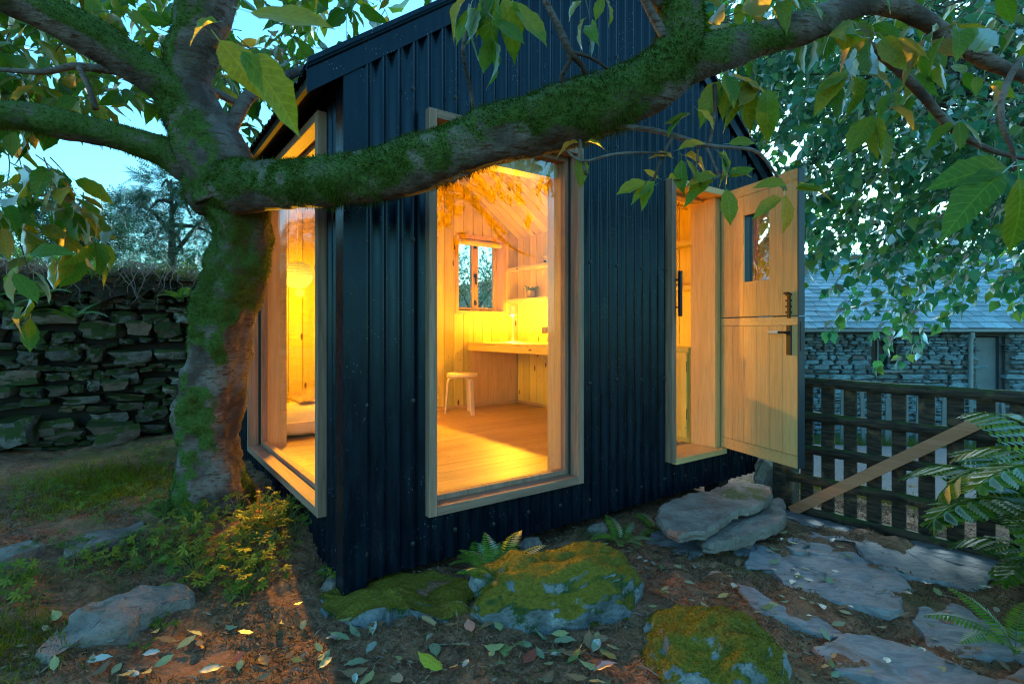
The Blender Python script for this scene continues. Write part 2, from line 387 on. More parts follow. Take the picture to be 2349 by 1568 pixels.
def window(orient, q):
    a0, a1, z0, z1 = q; b = MB()
    # the window part itself: the slim inner stop that holds the pane
    i0, i1, j0, j1 = a0 + fw + .002, a1 - fw - .002, z0 + fw + .002, z1 - fw - .002; s = 0.028
    def bx(x0, x1, d0, d1, y0, y1): b.box(x0, x1, d0, d1, y0, y1) if orient == 'f' else b.box(d0, d1, x0, x1, y0, y1)
    bx(i0, i0 + s, .03, .075, j0, j1); bx(i1 - s, i1, .03, .075, j0, j1); bx(i0 + s, i1 - s, .03, .075, j0, j0 + s); bx(i0 + s, i1 - s, .03, .075, j1 - s, j1)
    wn = b.build('window', GREYOAK['z'], hut)
    (frame_front if orient == 'f' else frame_side)(wn, a0, a1, z0, z1, fw, -0.062, 0.05, GREYOAK)
    b = MB(); bx(i0 + .01, i1 - .01, .05, .058, j0 + .01, j1 - .01); b.build('pane', GLASS, wn)
    # lining of the reveal
    for (x0, x1, y0, y1, ax) in ((a0 + .02, i0 + .012, z0, z1, 'z'), (i1 - .012, a1 - .02, z0, z1, 'z'), (i0 + .012, i1 - .012, j1 - .012, z1, 'x')):
        b = MB(); bx(x0, x1, .077, .225, y0, y1); b.build('lining', OAK[ax], wn)
    return wn
wf = window('f', W1); ws = window('s', W2)
b = MB(); b.box(W1[0] + .09, W1[1] - .08, 0.10, 0.20, W1[3] - .17, W1[3] - .075); b.build('blind_box', OAK['x'], wf)
# door frame with threshold, and the stable door standing open
b = MB(); b.box(DR[0], DR[0] + .05, -0.062, 0.10, DR[2], DR[3]); dfm = b.build('door_frame', GREYOAK['z'], hut)
for (a, c, d, e, v0, v1, m_) in ((DR[1] - .05, DR[1], DR[2], DR[3], -.03, .10, GREYOAK['z']), (DR[0] + .05, DR[1] - .05, DR[3] - .05, DR[3], -.062, .10, OAK['x']),
                                 (DR[0] + .05, DR[1] - .05, DR[2] - .02, DR[2] + .022, -.062, .225, OAK['x'])):
    b = MB(); b.box(a, c, v0, v1, d, e); b.build('frame', m_, dfm, bevel=.003)
for (a, c, v0) in ((DR[0] + .03, DR[0] + .062, .102), (DR[1] - .125, DR[1] - .0515, -.005)):
    b = MB(); b.box(a, c, v0, .225, DR[2] + .024, DR[3] - .052); b.build('lining', OAK['z'], dfm)
b = MB(); b.box(DR[0] + .05, DR[1] - .05, .102, .225, DR[3] - .07, DR[3] - .02); b.build('lining', OAK['x'], dfm)
b = MB(); b.box(DR[0] + .03, DR[0] + .052, -.115, -.09, 1.60, 1.93); b.box(DR[0] + .036, DR[0] + .046, -.092, -.06, 1.66, 1.672); b.box(DR[0] + .036, DR[0] + .046, -.092, -.06, 1.86, 1.872)
b.build('pull_bar', BLACKIRON, dfm, bevel=.003)
# door leaf, in coordinates a (from the hinge), n (towards the room side), z
HX, HY = 3.035, -0.02
dv = Vector((-0.282, -0.959)); nv = Vector((-0.959, 0.282)); DL = 0.74
dz0, dz1, dzs = 0.565, 2.594, 1.597
def leaf_obj(name, boxes, mat, par, bevel=0.0, cyl=()):
    b = MB()
    for (a0, a1, n0, n1, z0, z1) in boxes: b.box(a0, a1, n0, n1, z0, z1)
    for (pts, r) in cyl: b.tube(pts, r, 10)
    b.v = [(HX + dv.x * a + nv.x * n, HY + dv.y * a + nv.y * n, z) for (a, n, z) in b.v]
    return b.build(name, mat, par, bevel=bevel)
WA0, WA1, WZ0, WZ1 = 2 * DL / 6, 4 * DL / 6, 1.865, 2.37
door = leaf_obj('door', [(0, DL, -.055, -.014, dz0, dzs - .003), (0, WA0, -.055, -.014, dzs + .003, dz1), (WA1, DL, -.055, -.014, dzs + .003, dz1),
                         (WA0, WA1, -.055, -.014, dzs + .003, WZ0), (WA0, WA1, -.055, -.014, WZ1, dz1)], BLACKPAINT, hut)
door['label'] = 'oak stable door standing open, dark painted outside'
OAKD = wood('door_oak', (0.66, 0.43, 0.18), (0.56, 0.34, 0.13), 'z', 0.0, 0.42, 2.2, 0.22)
g = .0022
for k in range(6):
    a0, a1 = k * DL / 6 + g, (k + 1) * DL / 6 - g
    leaf_obj('board', [(a0, a1, -.0135, 0, dz0 + .085, dzs - .065)], OAKD, door)
    if k in (2, 3): leaf_obj('board', [(a0, a1, -.0135, 0, dzs + .006, WZ0)], OAKD, door)
    else: leaf_obj('board', [(a0, a1, -.0135, 0, dzs + .006, dz1 - .075)], OAKD, door)
leaf_obj('board', [(WA0 + g, WA1 - g, -.0135, 0, WZ1, dz1 - .075)], OAKD, door)
for (z0, z1) in ((dz0, dz0 + .082), (dzs - .062, dzs - .004), (dz1 - .072, dz1)): leaf_obj('rail', [(0, DL, -.0135, .001, z0, z1)], OAK['x'], door)
leaf_obj('edge_strip', [(DL + .0005, DL + .008, -.055, 0, dz0, dzs - .004), (DL + .0005, DL + .008, -.055, 0, dzs + .004, dz1)], BLACKPAINT, door)
leaf_obj('pane', [(WA0, WA1, -.046, -.040, WZ0, WZ1)], GLASS, door)
h = leaf_obj('handle', [(DL - .085, DL - .045, .001, .012, 1.33, 1.535)], BLACKIRON, door, .002, [([(DL - .065, .01, 1.485), (DL - .065, .045, 1.485)], .009), ([(DL - .065, .045, 1.485), (DL - .12, .05, 1.485)], .008)])
leaf_obj('handle_grip', [], BIRCHPLY, door, 0, [([(DL - .115, .05, 1.485), (DL - .12, .05, 1.485), (DL - .20, .05, 1.485), (DL - .205, .05, 1.485)], [.008, .014, .012, .006])])
leaf_obj('bolt', [(DL - .075, DL - .055, .001, .014, dzs - .015, dzs + .16)] + [(DL - .085, DL - .045, .001, .018, dzs + q, dzs + q + .012) for q in (.02, .06, .10, .14)] + [(DL - .09, DL - .06, .014, .03, dzs + .15, dzs + .165)], BLACKIRON, door)
leaf_obj('lock_plate', [(DL + .0085, DL + .011, -.04, -.015, 1.36, 1.56)], BLACKIRON, door)

# ---- inside: boards of walls, ceiling and floor
BWD, G = 0.1365, 0.007
def clip_board(name, poly, axis, a0, a1, mat, par):
    b = MB(); b.prism(poly, axis, a0, a1); return b.build(name, mat, par)
# rear wall
b = MB(); b.box(IU0, IU1, IV1 + .0205, IV1 + .0215, ZF, 1.6); rear = b.build('rear_wall_lining', DARKCORE, hut)
n = round((IU1 - IU0) / BWD); bw = (IU1 - IU0) / n
for k in range(n):
    a0, a1 = IU0 + k * bw + G / 2, IU0 + (k + 1) * bw - G / 2
    tops = [(a1, ceilz(a1)), (a0, ceilz(a0))]
    if a0 < APX < a1: tops = [(a1, ceilz(a1)), (APX, ceilz(APX)), (a0, ceilz(a0))]
    wo0, wo1 = max(a0, W3[0] + .03), min(a1, W3[1] - .03)
    if wo1 - wo0 > 0.01:
        clip_board('board', [(a0, ZF), (a1, ZF), (a1, W3[2] + .03), (a0, W3[2] + .03)], 'y', IV1, IV1 + .02, PINE['z'], rear)
        clip_board('board', [(a0, W3[3] - .03), (a1, W3[3] - .03)] + tops, 'y', IV1, IV1 + .02, PINE['z'], rear)
        if a0 < W3[0] + .03 - .01: clip_board('board', [(a0, W3[2] + .031), (W3[0] + .03, W3[2] + .031), (W3[0] + .03, W3[3] - .031), (a0, W3[3] - .031)], 'y', IV1, IV1 + .02, PINE['z'], rear)
        if a1 > W3[1] - .03 + .01: clip_board('board', [(W3[1] - .03, W3[2] + .031), (a1, W3[2] + .031), (a1, W3[3] - .031), (W3[1] - .03, W3[3] - .031)], 'y', IV1, IV1 + .02, PINE['z'], rear)
    else:
        clip_board('board', [(a0, ZF), (a1, ZF)] + tops, 'y', IV1, IV1 + .02, PINE['z'], rear)
# side walls
b = MB(); b.box(IU1 + .0205, IU1 + .0215, IV0, IV1, ZF, 1.6); rw = b.build('side_wall_lining', DARKCORE, hut)
n = round((IV1 - IV0) / BWD); bv = (IV1 - IV0) / n
for k in range(n):
    v0, v1 = IV0 + k * bv + G / 2, IV0 + (k + 1) * bv - G / 2
    b = MB(); b.box(IU1, IU1 + .02, v0, v1, ZF, ceilz(IU1)); b.build('board', PINE['z'], rw)
b = MB(); b.box(IU0 - .0215, IU0 - .0205, W2[1] + .02, IV1, ZF, 1.6); lw = b.build('side_wall_lining', DARKCORE, hut)
for k in range(n):
    v0, v1 = IV0 + k * bv + G / 2, IV0 + (k + 1) * bv - G / 2
    if v1 < W2[0] + .03 or v0 > W2[1] - .03: b = MB(); b.box(IU0 - .02, IU0, v0, v1, ZF, ceilz(IU0)); b.build('board', PINE['z'], lw)
    else: b = MB(); b.box(IU0 - .02, IU0, v0, v1, W2[3] - .03, ceilz(IU0)); b.build('board', PINE['z'], lw)
b = MB(); b.box(W1[1] + .02, DR[0] - .02, IV0 - .0215, IV0 - .0205, ZF, 1.6); fw_ = b.build('front_wall_lining', DARKCORE, hut)
n = round((IU1 - IU0) / BWD)
for k in range(n):
    a0, a1 = IU0 + k * bw + G / 2, IU0 + (k + 1) * bw - G / 2; z0 = ZF
    for (x0, x1, q, zt) in ((W1[0] + .03, W1[1] - .03, 0, W1[3] - .03), (DR[0] + .03, DR[1] - .03, 0, DR[3] - .03)):
        if a1 > x0 and a0 < x1: z0 = zt
    b = MB(); b.prism([(a0, z0), (a1, z0), (a1, ceilz(a1)), (a0, ceilz(a0))], 'y', IV0 - .02, IV0); b.build('board', PINE['z'], fw_)
# ceiling boards run from ridge to eaves
b = MB(); b.prism([(IU0, ceilz(IU0) + .0205), (APX, ceilz(APX) + .0205), (IU1, ceilz(IU1) + .0205), (IU1, ceilz(IU1) + .0215), (APX, ceilz(APX) + .0215), (IU0, ceilz(IU0) + .0215)], 'y', IV0, IV1)
cl = b.build('ceiling', DARKCORE, hut)
n = round((IV1 - IV0) / BWD)
for k in range(n):
    v0, v1 = IV0 + k * bv + G / 2, IV0 + (k + 1) * bv - G / 2
    for e in (IU0 - .02, IU1 + .02):
        L_ = math.hypot(e - APX, ceilz(e) - ceilz(APX)); b = MB(); b.box(0, L_, v0, v1, 0, .02); o = b.build('ceiling_board', PINE['x'], cl)
        o.location = (APX, 0, ceilz(APX)); o.rotation_euler = (0, math.atan2(ceilz(APX) - ceilz(e), abs(e - APX)), 0) if e > APX else (0, math.pi - math.atan2(ceilz(APX) - ceilz(e), abs(e - APX)), 0)
        if e < APX: o.location = (APX, 0, ceilz(APX) + .02)
# floor boards
b = MB(); b.box(.2, IU1 + .02, .2, IV1 + .02, ZF - .0215, ZF - .0205); fl = b.build('floor', DARKCORE, hut)
v = 0.1
while v < IV1 + .02:
    u = IU0 - .15; v1 = min(v + .178, IV1 + .02)
    while u < IU1 + .02:
        u1 = min(u + random.uniform(1.0, 1.9), IU1 + .02)
        if IU1 - u1 < .35: u1 = IU1 + .02
        b = MB(); b.box(u + .0008, u1 - .0008, v + .0008, v1 - .0008, ZF - .02, ZF + random.uniform(-.0004, .0004)); b.build('floor_board', FLOORW, fl); u = u1
    v += .18
# rear window
b = MB(); q = .022
for bxs in ((W3[0], W3[0] + .04, IV1 - .012, HD - .03, W3[2], W3[3]), (W3[1] - .04, W3[1], IV1 - .012, HD - .03, W3[2], W3[3]), (W3[0] + .04, W3[1] - .04, IV1 - .012, HD - .03, W3[2], W3[2] + .04), (W3[0] + .04, W3[1] - .04, IV1 - .012, HD - .03, W3[3] - .04, W3[3])): b.box(*bxs)
w3 = b.build('window', OAK['z'], hut)
um = (W3[0] + W3[1]) / 2
for (x0, x1) in ((W3[0] + .042, um - .002), (um + .002, W3[1] - .042)):
    b = MB(); s = .045; z0, z1 = W3[2] + .042, W3[3] - .042; vv = (HD - .11, HD - .06)
    b.box(x0, x0 + s, *vv, z0, z1); b.box(x1 - s, x1, *vv, z0, z1); b.box(x0 + s, x1 - s, *vv, z0, z0 + s); b.box(x0 + s, x1 - s, *vv, z1 - s, z1); b.build('sash', OAK['z'], w3)
    b = MB(); b.box(x0 + s - .005, x1 - s + .005, HD - .088, HD - .082, z0 + s - .005, z1 - s + .005); b.build('pane', GLASS, w3)
    b = MB(); b.tube([(x0 + .06, HD - .115, z0 + .01), (x0 + .10, HD - .125, z0 + .012), (x1 - .08, HD - .12, z0 + .012)], .006, 6); b.build('casement_stay', BLACKIRON, w3)
for z in (W3[2] + .12, W3[3] - .14): b = MB(); b.box(um - .018, um + .018, HD - .122, HD - .111, z, z + .06); b.build('hinge', BLACKIRON, w3)
b = MB(); b.box(um - .02, um + .02, HD - .125, HD - .111, 2.17, 2.22); b.box(um - .008, um + .008, HD - .14, HD - .125, 2.08, 2.20); b.build('catch', BLACKIRON, w3)
b = MB(); b.tube([(W3[0] + .045, IV1 + .05, W3[3] - .085), (W3[1] - .045, IV1 + .05, W3[3] - .085)], .035, 14); b.build('roller_blind', LINEN, w3, smooth=True)
# skirting
b = MB(); b.box(IU0 + .001, IU1 - .001, IV1 - .014, IV1 - .001, ZF + .001, ZF + .035); b.build('skirting', OAK['x'], hut)
b = MB(); b.box(IU1 - .014, IU1 - .001, 1.3, IV1 - .016, ZF + .001, ZF + .035); b.build('skirting', OAK['y'], hut)

# ------------------------------------------------------------------ things inside the hut
def inside(name, label, cat, u=0, v=0, z=0, rz=0.0, group=None):
    o = empty(name, hp(u, v, z), HA + rz); return tag(o, label, cat, group)
ZD = 1.355                                        # desk top
desk = inside('built_in_desk', 'pale wooden built-in desk under the shelves inside the hut', 'desk')
b = MB(); b.box(2.60, IU1 - .002, 1.32, IV1 - .002, ZD - .028, ZD); b.build('desktop', PINE['y'], desk, bevel=.002)
b = MB(); b.box(2.604, 2.626, 1.32, IV1 - .002, ZD - .105, ZD - .031); b.build('apron', PINE['y'], desk, bevel=.002)
b = MB(); b.box(2.63, IU1 - .02, IV1 - .018, IV1 - .016, ZF + .04, ZD - .03); b.build('back_panel', OAK['z'], desk)
for o in desk.children: pass
desk.location = (CX, CY, 0)
cup = inside('cupboard', 'low wooden cupboard with a panel door just inside the open door', 'cupboard'); cup.location = (CX, CY, 0)
b = MB(); b.box(2.99, IU1 - .002, .24, 1.30, ZF + .004, ZD - .035); b.build('carcass', PINE['z'], cup)
b = MB(); b.box(2.955, IU1 - .002, .232, 1.315, ZD - .033, ZD); b.build('worktop', PINE['y'], cup, bevel=.002)
for (v0, v1) in ((.26, .77), (.775, 1.285)):
    b = MB(); b.box(2.972, 2.988, v0, v1, ZF + .05, ZD - .045); d_ = b.build('cupboard_door', PINE['z'], cup, bevel=.002)
    b = MB(); s = .055
    for bxs in ((v0, v0 + s, ZF + .05, ZD - .045), (v1 - s, v1, ZF + .05, ZD - .045), (v0 + s, v1 - s, ZF + .05, ZF + .05 + s), (v0 + s, v1 - s, ZD - .045 - s, ZD - .045)): b.box(2.964, 2.9715, bxs[0], bxs[1], bxs[2], bxs[3])
    b.build('frame', PINE['z'], d_)
    for z in (.75, 1.15): b = MB(); b.box(2.962, 2.966, v0 - .006, v0, z, z + .09); b.build('hinge', BLACKIRON, d_)
for nm, z, lb in (('wall_shelf', 2.30, 'upper wooden wall shelf holding a cream oil burner'), ('wall_shelf', 1.897, 'lower wooden wall shelf holding a potted plant')):
    b = MB(); b.box(3.19, IU1 - .001, .35, IV1 - .001, z - .042, z); b.v = [tuple(hp(*p)) for p in b.v]
    tag(b.build(nm, PINE['y'], None, bevel=.002), lb, 'shelf')
# wooden pegs
pegs = [(.55, 2.62, 'round wooden coat peg high on the hut wall, nearer the door jamb'), (.85, 2.59, 'round wooden coat peg high on the hut wall, farther inside'), (.80, 2.315, 'short wooden peg standing on the upper shelf edge by the door'), (.62, 1.915, 'short wooden peg beside the lower shelf edge by the door')]
for (v_, z, lb) in pegs:
    x1 = IU1 - .12 if z > 2.5 else 3.12
    b = MB(); b.tube([tuple(hp(IU1 - .002, v_, z)), tuple(hp(x1, v_, z + .02))], [.013, .015], 10); tag(b.build('coat_peg', PINE['y'], None), lb, 'peg')
b = MB(); b.tube([tuple(hp(3.33 - .03 * math.cos(t_), .95 + .10 * math.sin(t_), 2.06 + .17 * math.cos(t_))) for t_ in np.linspace(0, 2 * math.pi, 25)], .011, 8)
tag(b.build('wooden_hoop', OAK['z'], None), 'bent wooden hoop hanging on the hut wall behind the door jamb', 'hoop')
# stool: round seat on three bent legs
st = inside('stool', 'round three-legged birch stool standing by the desk', 'stool', 2.28, 2.78, ZF)
b = MB(); b.lathe([(0, .425), (.170, .425), (.177, .430), (.177, .455), (.172, .46), (0, .46)], 36); b.build('seat', BIRCHPLY, st)
for k in range(3):
    a = R(35 + 120 * k); ca, sa = math.cos(a), math.sin(a)
    prof = [(.06, .415), (.12, .415), (.15, .408), (.168, .392), (.177, .365), (.183, .30), (.205, 0)]; b = MB(); hw_ = .024
    inn = [(.06, .400), (.115, .400), (.14, .393), (.153, .378), (.159, .355), (.165, .295), (.188, 0)]
    for (r0, z0), (r1, z1), (q0, y0), (q1, y1) in zip(prof[:-1], prof[1:], inn[:-1], inn[1:]):
        vs = []
        for (r, z) in ((r0, z0), (r1, z1), (q1, y1), (q0, y0)):
            for s in (-hw_, hw_): vs.append((r * ca - s * sa, r * sa + s * ca, z))
        b.add(vs, [(0, 2, 3, 1), (2, 4, 5, 3), (4, 6, 7, 5), (6, 0, 1, 7), (0, 6, 4, 2), (1, 3, 5, 7)])
    b.build('leg', BIRCHPLY, st)
# desk lamp
DLX, DLY = 2.96, 2.74
dl = inside('desk_lamp', 'slim lit desk lamp with a cone shade standing on the desk', 'lamp', DLX, DLY, ZD)
b = MB(); b.lathe([(0, .001), (.085, .001), (.085, .008), (.012, .014), (.009, .05), (.006, .055)], 24); b.build('base', WHITEMETAL, dl)
b = MB(); b.tube([(0, 0, .05), (0, 0, .34)], .006, 8); b.build('stem', WHITEMETAL, dl)
b = MB(); b.lathe([(.052, .322), (.050, .326), (.030, .40), (.026, .435), (0, .437)], 20); b.build('shade', WHITEMETAL, dl)
b = MB(); b.lathe([(0, .330), (.03, .331), (.044, .333), (.03, .337), (0, .338)], 20); b.build('bulb', emit('desk_bulb', (1.0, 0.75, 0.28), 6.0), dl)
def lamp_or_spill_light(par, kind, watt, loc, aim=None, cone=150, blend=.6, size=.02):
    l_ = bpy.data.lights.new('lamp_or_spill_light', kind); l_.energy = watt; l_.color = LAMP; l_.shadow_soft_size = size
    o = bpy.data.objects.new('lamp_or_spill_light', l_); COL.objects.link(o); o.parent = par; o.location = loc
    if kind == 'SPOT': l_.spot_size = R(cone); l_.spot_blend = blend; o.rotation_euler = Vector(aim).to_track_quat('-Z', 'Y').to_euler()
lamp_or_spill_light(dl, 'POINT', 10, (0, 0, .316)); lamp_or_spill_light(dl, 'SPOT', 105, (-.01, -.01, .316), (-.62, -.80, -.42), 150, .7)   # bulb, plus an added spot aimed across the room for warm spill outdoors
# paper lantern
LNX, LNY, LNZ = 0.42, 2.56, 2.0
ln = inside('paper_lantern', 'glowing round paper lantern hanging behind the side window', 'lantern', LNX, LNY, LNZ)
m = Mat('lantern_paper'); 
lz = m.n('SeparateXYZ', Vector=m.coord('Object')).outputs[2]
pp = m.n('Emission', Color=C4((1.0, 0.58, 0.05)), Strength=m.step(lz, 0.13, -0.13, .2, .65)).outputs[0]
PAPER = m.done(pp)
b = MB(); b.lathe([(.13 * math.sin(t_), .125 * math.cos(t_)) for t_ in np.linspace(R(18), R(158), 22)], 28)
b.f = [f for f in b.f if len(f) == 4]
b.build('paper_shade', PAPER, ln, smooth=True)
for k in range(11):
    t_ = R(22 + 13.2 * k); b = MB(); r_ = .1306 * math.sin(t_); b.tube([(r_ * math.cos(a), r_ * math.sin(a), .1255 * math.cos(t_)) for a in np.linspace(0, 2 * math.pi, 29)], .0016, 4); b.build('wire_rib', WOOL, ln)
b = MB(); b.tube([(0, 0, -.06), (0, 0, .12), (0, 0, ceilz(LNX) - LNZ)], .004, 6); b.build('cord', WHITEMETAL, ln)
lamp_or_spill_light(ln, 'POINT', 9, (0, 0, -.16), size=.015); lamp_or_spill_light(ln, 'SPOT', 165, (0, 0, -.16), (-.72, -.90, -.22), 135, 1.0, .04)  # added spot aimed out the side window, warming trunk and ground
# shelf things
pl = inside('potted_plant', 'small leafy plant in a brown pot on the lower shelf', 'plant', 3.275, 2.78, 1.897)
b = MB(); b.lathe([(0, .001), (.045, .001), (.055, .02), (.066, .095), (.062, .098), (.055, .085), (0, .082)], 20); b.build('pot', CERAMIC, pl)
m = Mat('house_plant_leaf'); HPL = m.done(m.pbr(m.mix(m.noise(m.coord('Object'), 30), (0.07, 0.14, 0.02), (0.16, 0.22, 0.04)), 0.5))
b = MB()
for k in range(34):
    a = k * 2.4; r = random.uniform(.02, .075); z = .10 + random.uniform(0, .05); s = .022; c_, s_ = math.cos(a), math.sin(a); t_ = random.uniform(-.01, .02)
    b.add([(r * .4 * c_, r * .4 * s_, .085), (r * c_ - s * s_ * .5, r * s_ + s * c_ * .5, z), ((r + s) * c_, (r + s) * s_, z + t_), (r * c_ + s * s_ * .5, r * s_ - s * c_ * .5, z)], [(0, 3, 2, 1)])
b.build('foliage', HPL, pl)
ob = inside('oil_burner', 'small cream oil burner on the upper shelf', 'oil burner', 3.27, 2.45, 2.30)
b = MB(); b.lathe([(0, .001), (.042, .001), (.044, .06), (.040, .066), (.055, .07), (.057, .082), (.05, .084), (.03, .074), (0, .073)], 22); b.build('body', CREAM, ob)
b = MB(); b.prism([(-.020, .004), (.020, .004), (.020, .022), (.010, .036), (-.010, .036), (-.020, .022)], 'x', -.0475, -.0415); b.build('opening', BLACKIRON, ob)
for nm, v_, z, lb in (('wall_socket', 2.60, 1.50, 'dark switched wall socket above the desk'), ('wall_socket', 2.42, 1.08, 'dark wall socket under the desk with a plug in it')):
    ss = inside(nm, lb, 'socket', IU1, v_, z)
    b = MB(); b.box(-.010, -.001, -.07, .07, -.04, .04); b.build('plate', simple('bronze_plate', (.10, .07, .04), .4, metal=.6), ss, bevel=.003)
    for q in (-.03, .03): b = MB(); b.box(-.013, -.0102, q - .012, q + .012, -.012, .012); b.build('switch', BLACKIRON, ss)
    if z < 1.2:
        b = MB(); b.box(-.04, -.0132, .01, .05, -.025, .02); b.build('plug', WHITEMETAL, ss)
        b = MB(); b.tube([(-.04, .03, -.01), (-.09, .05, .02), (-.10, .10, .08), (-.08, .14, .12), (-.06, .16, .15)], .004, 6); b.build('cable', WHITEMETAL, ss)
# cushions on the floor, sheepskin behind
def cushion(name, label, u, v_, w_, d_, h_, mat, rz, fur=False, tilt=0.0, z=0.0):
    n = 18; V = []; 
    for sgn in (1, -1):
        for i in range(n + 1):
            for j in range(n + 1):
                x, y = i / n * 2 - 1, j / n * 2 - 1; e = (1 - abs(x) ** 3.0) * (1 - abs(y) ** 3.0)
                k = 1 - .06 * (1 - abs(x * y)) * (abs(x) + abs(y)) / 2
                V.append((x * w_ / 2 * k, y * d_ / 2 * k, h_ * .5 + sgn * h_ * .5 * max(0, e) ** .55))
    V = np.array(V); V[:, 2] += .012 * fbm(V * 9, 3, 5) * (1 if not fur else 1.5); V[:, 2] = np.maximum(V[:, 2], 0.002)
    idx = np.arange((n + 1) ** 2).reshape(n + 1, n + 1); q = np.stack([idx[:-1, :-1], idx[1:, :-1], idx[1:, 1:], idx[:-1, 1:]], -1).reshape(-1, 4)
    Fc = np.vstack([q, q[:, ::-1] + (n + 1) ** 2])
    t_ = inside(name, label, 'cushion', u, v_, ZF + z, rz); t_.rotation_euler.x = tilt
    me = mesh_np('cover', V, Fc, mat, smooth=True); link('cover', me, None, t_)
    if not fur:
        b = MB(); pr = [(x * w_ / 2, y * d_ / 2, h_ * .5) for (x, y) in ((-1, -.98), (0, -1), (1, -.98), (.98, 0), (1, .98), (0, 1), (-1, .98), (-.98, 0), (-1, -.98))]; b.tube(pr, .006, 6); b.build('piping', mat, t_)
    else:
        b = MB()
        for k in range(1500):
            p = V[random.randrange((n + 1) ** 2)]; d = Vector((random.gauss(0, .5), random.gauss(0, .5), .5)).normalized() * random.uniform(.03, .06)
            s = Vector((random.gauss(0, 1), random.gauss(0, 1), 0)).normalized() * .0025
            b.add([(p[0] - s.x, p[1] - s.y, p[2] - .01), (p[0] + s.x, p[1] + s.y, p[2] - .01), (p[0] + d.x, p[1] + d.y, p[2] + d.z)], [(0, 1, 2)])
        o = b.build('fleece', mat, t_); o['kind'] = 'stuff'
    return t_
cushion('floor_cushion', 'large cream floor cushion seen through the side window', .46, 2.55, .58, .46, .30, LINEN, .1)
cushion('sheepskin_cushion', 'shaggy sheepskin cushion lying on top of the cream floor cushion', .60, 2.62, .44, .36, .10, WOOL, .1, True, 0.0, .27)
b = MB(); b.box(2.35, 2.93, .28, .72, ZF + .002, ZF + .016); b.v = [tuple(hp(*p)) for p in b.v]; tag(b.build('doormat', COIR, None), 'brown coir doormat on the floor inside the open door', 'doormat')
# ------------------------------------------------------------------ ground
GP = np.array([(-.6, 2.40, -1.25), (.7, 3.3, -1.30), (2.0, 4.0, -1.37), (2.23, 4.17, -1.42), (3.05, 3.2, -1.43), (1.8, 2.0, -1.38), (.3, 1.9, -1.27),
    (-1.2, 1.9, -1.22), (-2.2, 2.6, -1.12), (-1.85, 3.35, -1.07), (-4, 5, -1.12), (-2.9, 5.5, -1.1), (-1.5, 6.5, -1.1), (1.0, 4.5, -1.32), (-1.6, 4.3, -1.10), (3, 8, -1.85), (4, 6, -1.68), (6, 4.5, -1.72),
    (5, 11, -2.2), (9, 11, -2.2), (13, 10, -2.2), (0, 11, -1.9), (0, 0, -1.3), (-3, 0, -1.2), (4, 0, -1.5), (-6, 3, -1.1), (-9, 1, -1.1), (7, 0, -1.7), (-30, 40, 1.0), (0, 60, -1.0), (40, 40, -1.5),
    (0, -20, -1.4), (-40, 0, -1.0), (40, 0, -2.2), (0, 200, 0), (-200, 0, 0), (200, 0, -2), (0, -200, -1.5), (8, 15, -1.9), (3, 15, -1.9), (14, 15, -1.9)])
WA, WB = np.array((-7.6, 3.55)), np.array((-2.95, 5.95))         # face line of the dry stone wall
wdir = (WB - WA) / np.linalg.norm(WB - WA); wnor = np.array((wdir[1], -wdir[0]))   # towards the camera
def ground_z(x, y, fine=True):
    x = np.atleast_1d(np.asarray(x, float)); y = np.atleast_1d(np.asarray(y, float)); sh = x.shape; x = x.ravel(); y = y.ravel()
    num = np.zeros_like(x); den = np.zeros_like(x)
    for (px, py, h) in GP:
        d2 = (x - px) ** 2 + (y - py) ** 2 + 0.02; wg = d2 ** -1.6; num += wg * h; den += wg
    h = num / den
    # the bank held up by the dry stone wall
    s = -((x - WA[0]) * wnor[0] + (y - WA[1]) * wnor[1]); a = (x - WA[0]) * wdir[0] + (y - WA[1]) * wdir[1]
    k = np.clip((s - .12) / .25, 0, 1) * np.clip((5.6 - a) / .5, 0, 1); k = k * k * (3 - 2 * k)
    h = h * (1 - k) + k * (0.42 + 0.05 * np.clip(s, 0, 8))
    if fine:
        p = np.stack([x, y, np.zeros_like(x)], 1)
        near = np.clip(1.5 - np.hypot(x, y - 2.5) / 9, 0, 1)
        h = h + near * (0.045 * fbm(p * 1.7, 3, 3) + 0.020 * fbm(p * 7, 3, 4) + 0.008 * fbm(p * 28, 2, 6))
    return (h + EYE).reshape(sh)
def gz(x, y): return float(ground_z(np.array([x]), np.array([y]))[0])
def on_ground(px, py, dz=0.0):
    """where the view ray through (px,py) meets the ground"""
    Y = np.linspace(1.2, 14, 900); X = (px - 1174.5) / F * Y; Z = EYE + (757 - py) / F * Y
    g_ = ground_z(X, Y) + dz; i = np.argmax(Z < g_); 
    if Z[i] >= g_[i]: i = len(Y) - 1
    return float(X[i]), float(Y[i]), float(g_[i])
def axis(lo, hi, c0, c1, fine):
    a = [np.arange(c0, c1, fine)]; x, s = c1, fine; b_ = []
    while x < hi: b_.append(x); s *= 1.16; x += s
    b_.append(hi); x, s = c0, fine; l_ = []
    while x > lo: s *= 1.16; x -= s; l_.append(x)
    return np.concatenate([np.array(l_[::-1]), a[0], np.array(b_)])
gxs = axis(-400, 400, -4.6, 4.2, .028); gys = axis(-300, 600, 1.3, 6.4, .028)
GX, GY = np.meshgrid(gxs, gys, indexing='ij'); GZ = ground_z(GX, GY)
V = np.stack([GX, GY, GZ], -1).reshape(-1, 3); idx = np.arange(GX.size).reshape(GX.shape)
q = np.stack([idx[:-1, :-1], idx[1:, :-1], idx[1:, 1:], idx[:-1, 1:]], -1).reshape(-1, 4)
m = Mat('woodland_soil'); v = m.coord('World')
n1 = m.noise(v, 1.6, 5); n2 = m.noise(v, 14, 5); n3 = m.noise(v, 70, 4)
col = m.mix(m.step(n2, .3, .7), (0.13, 0.052, 0.025), (0.30, 0.135, 0.066))
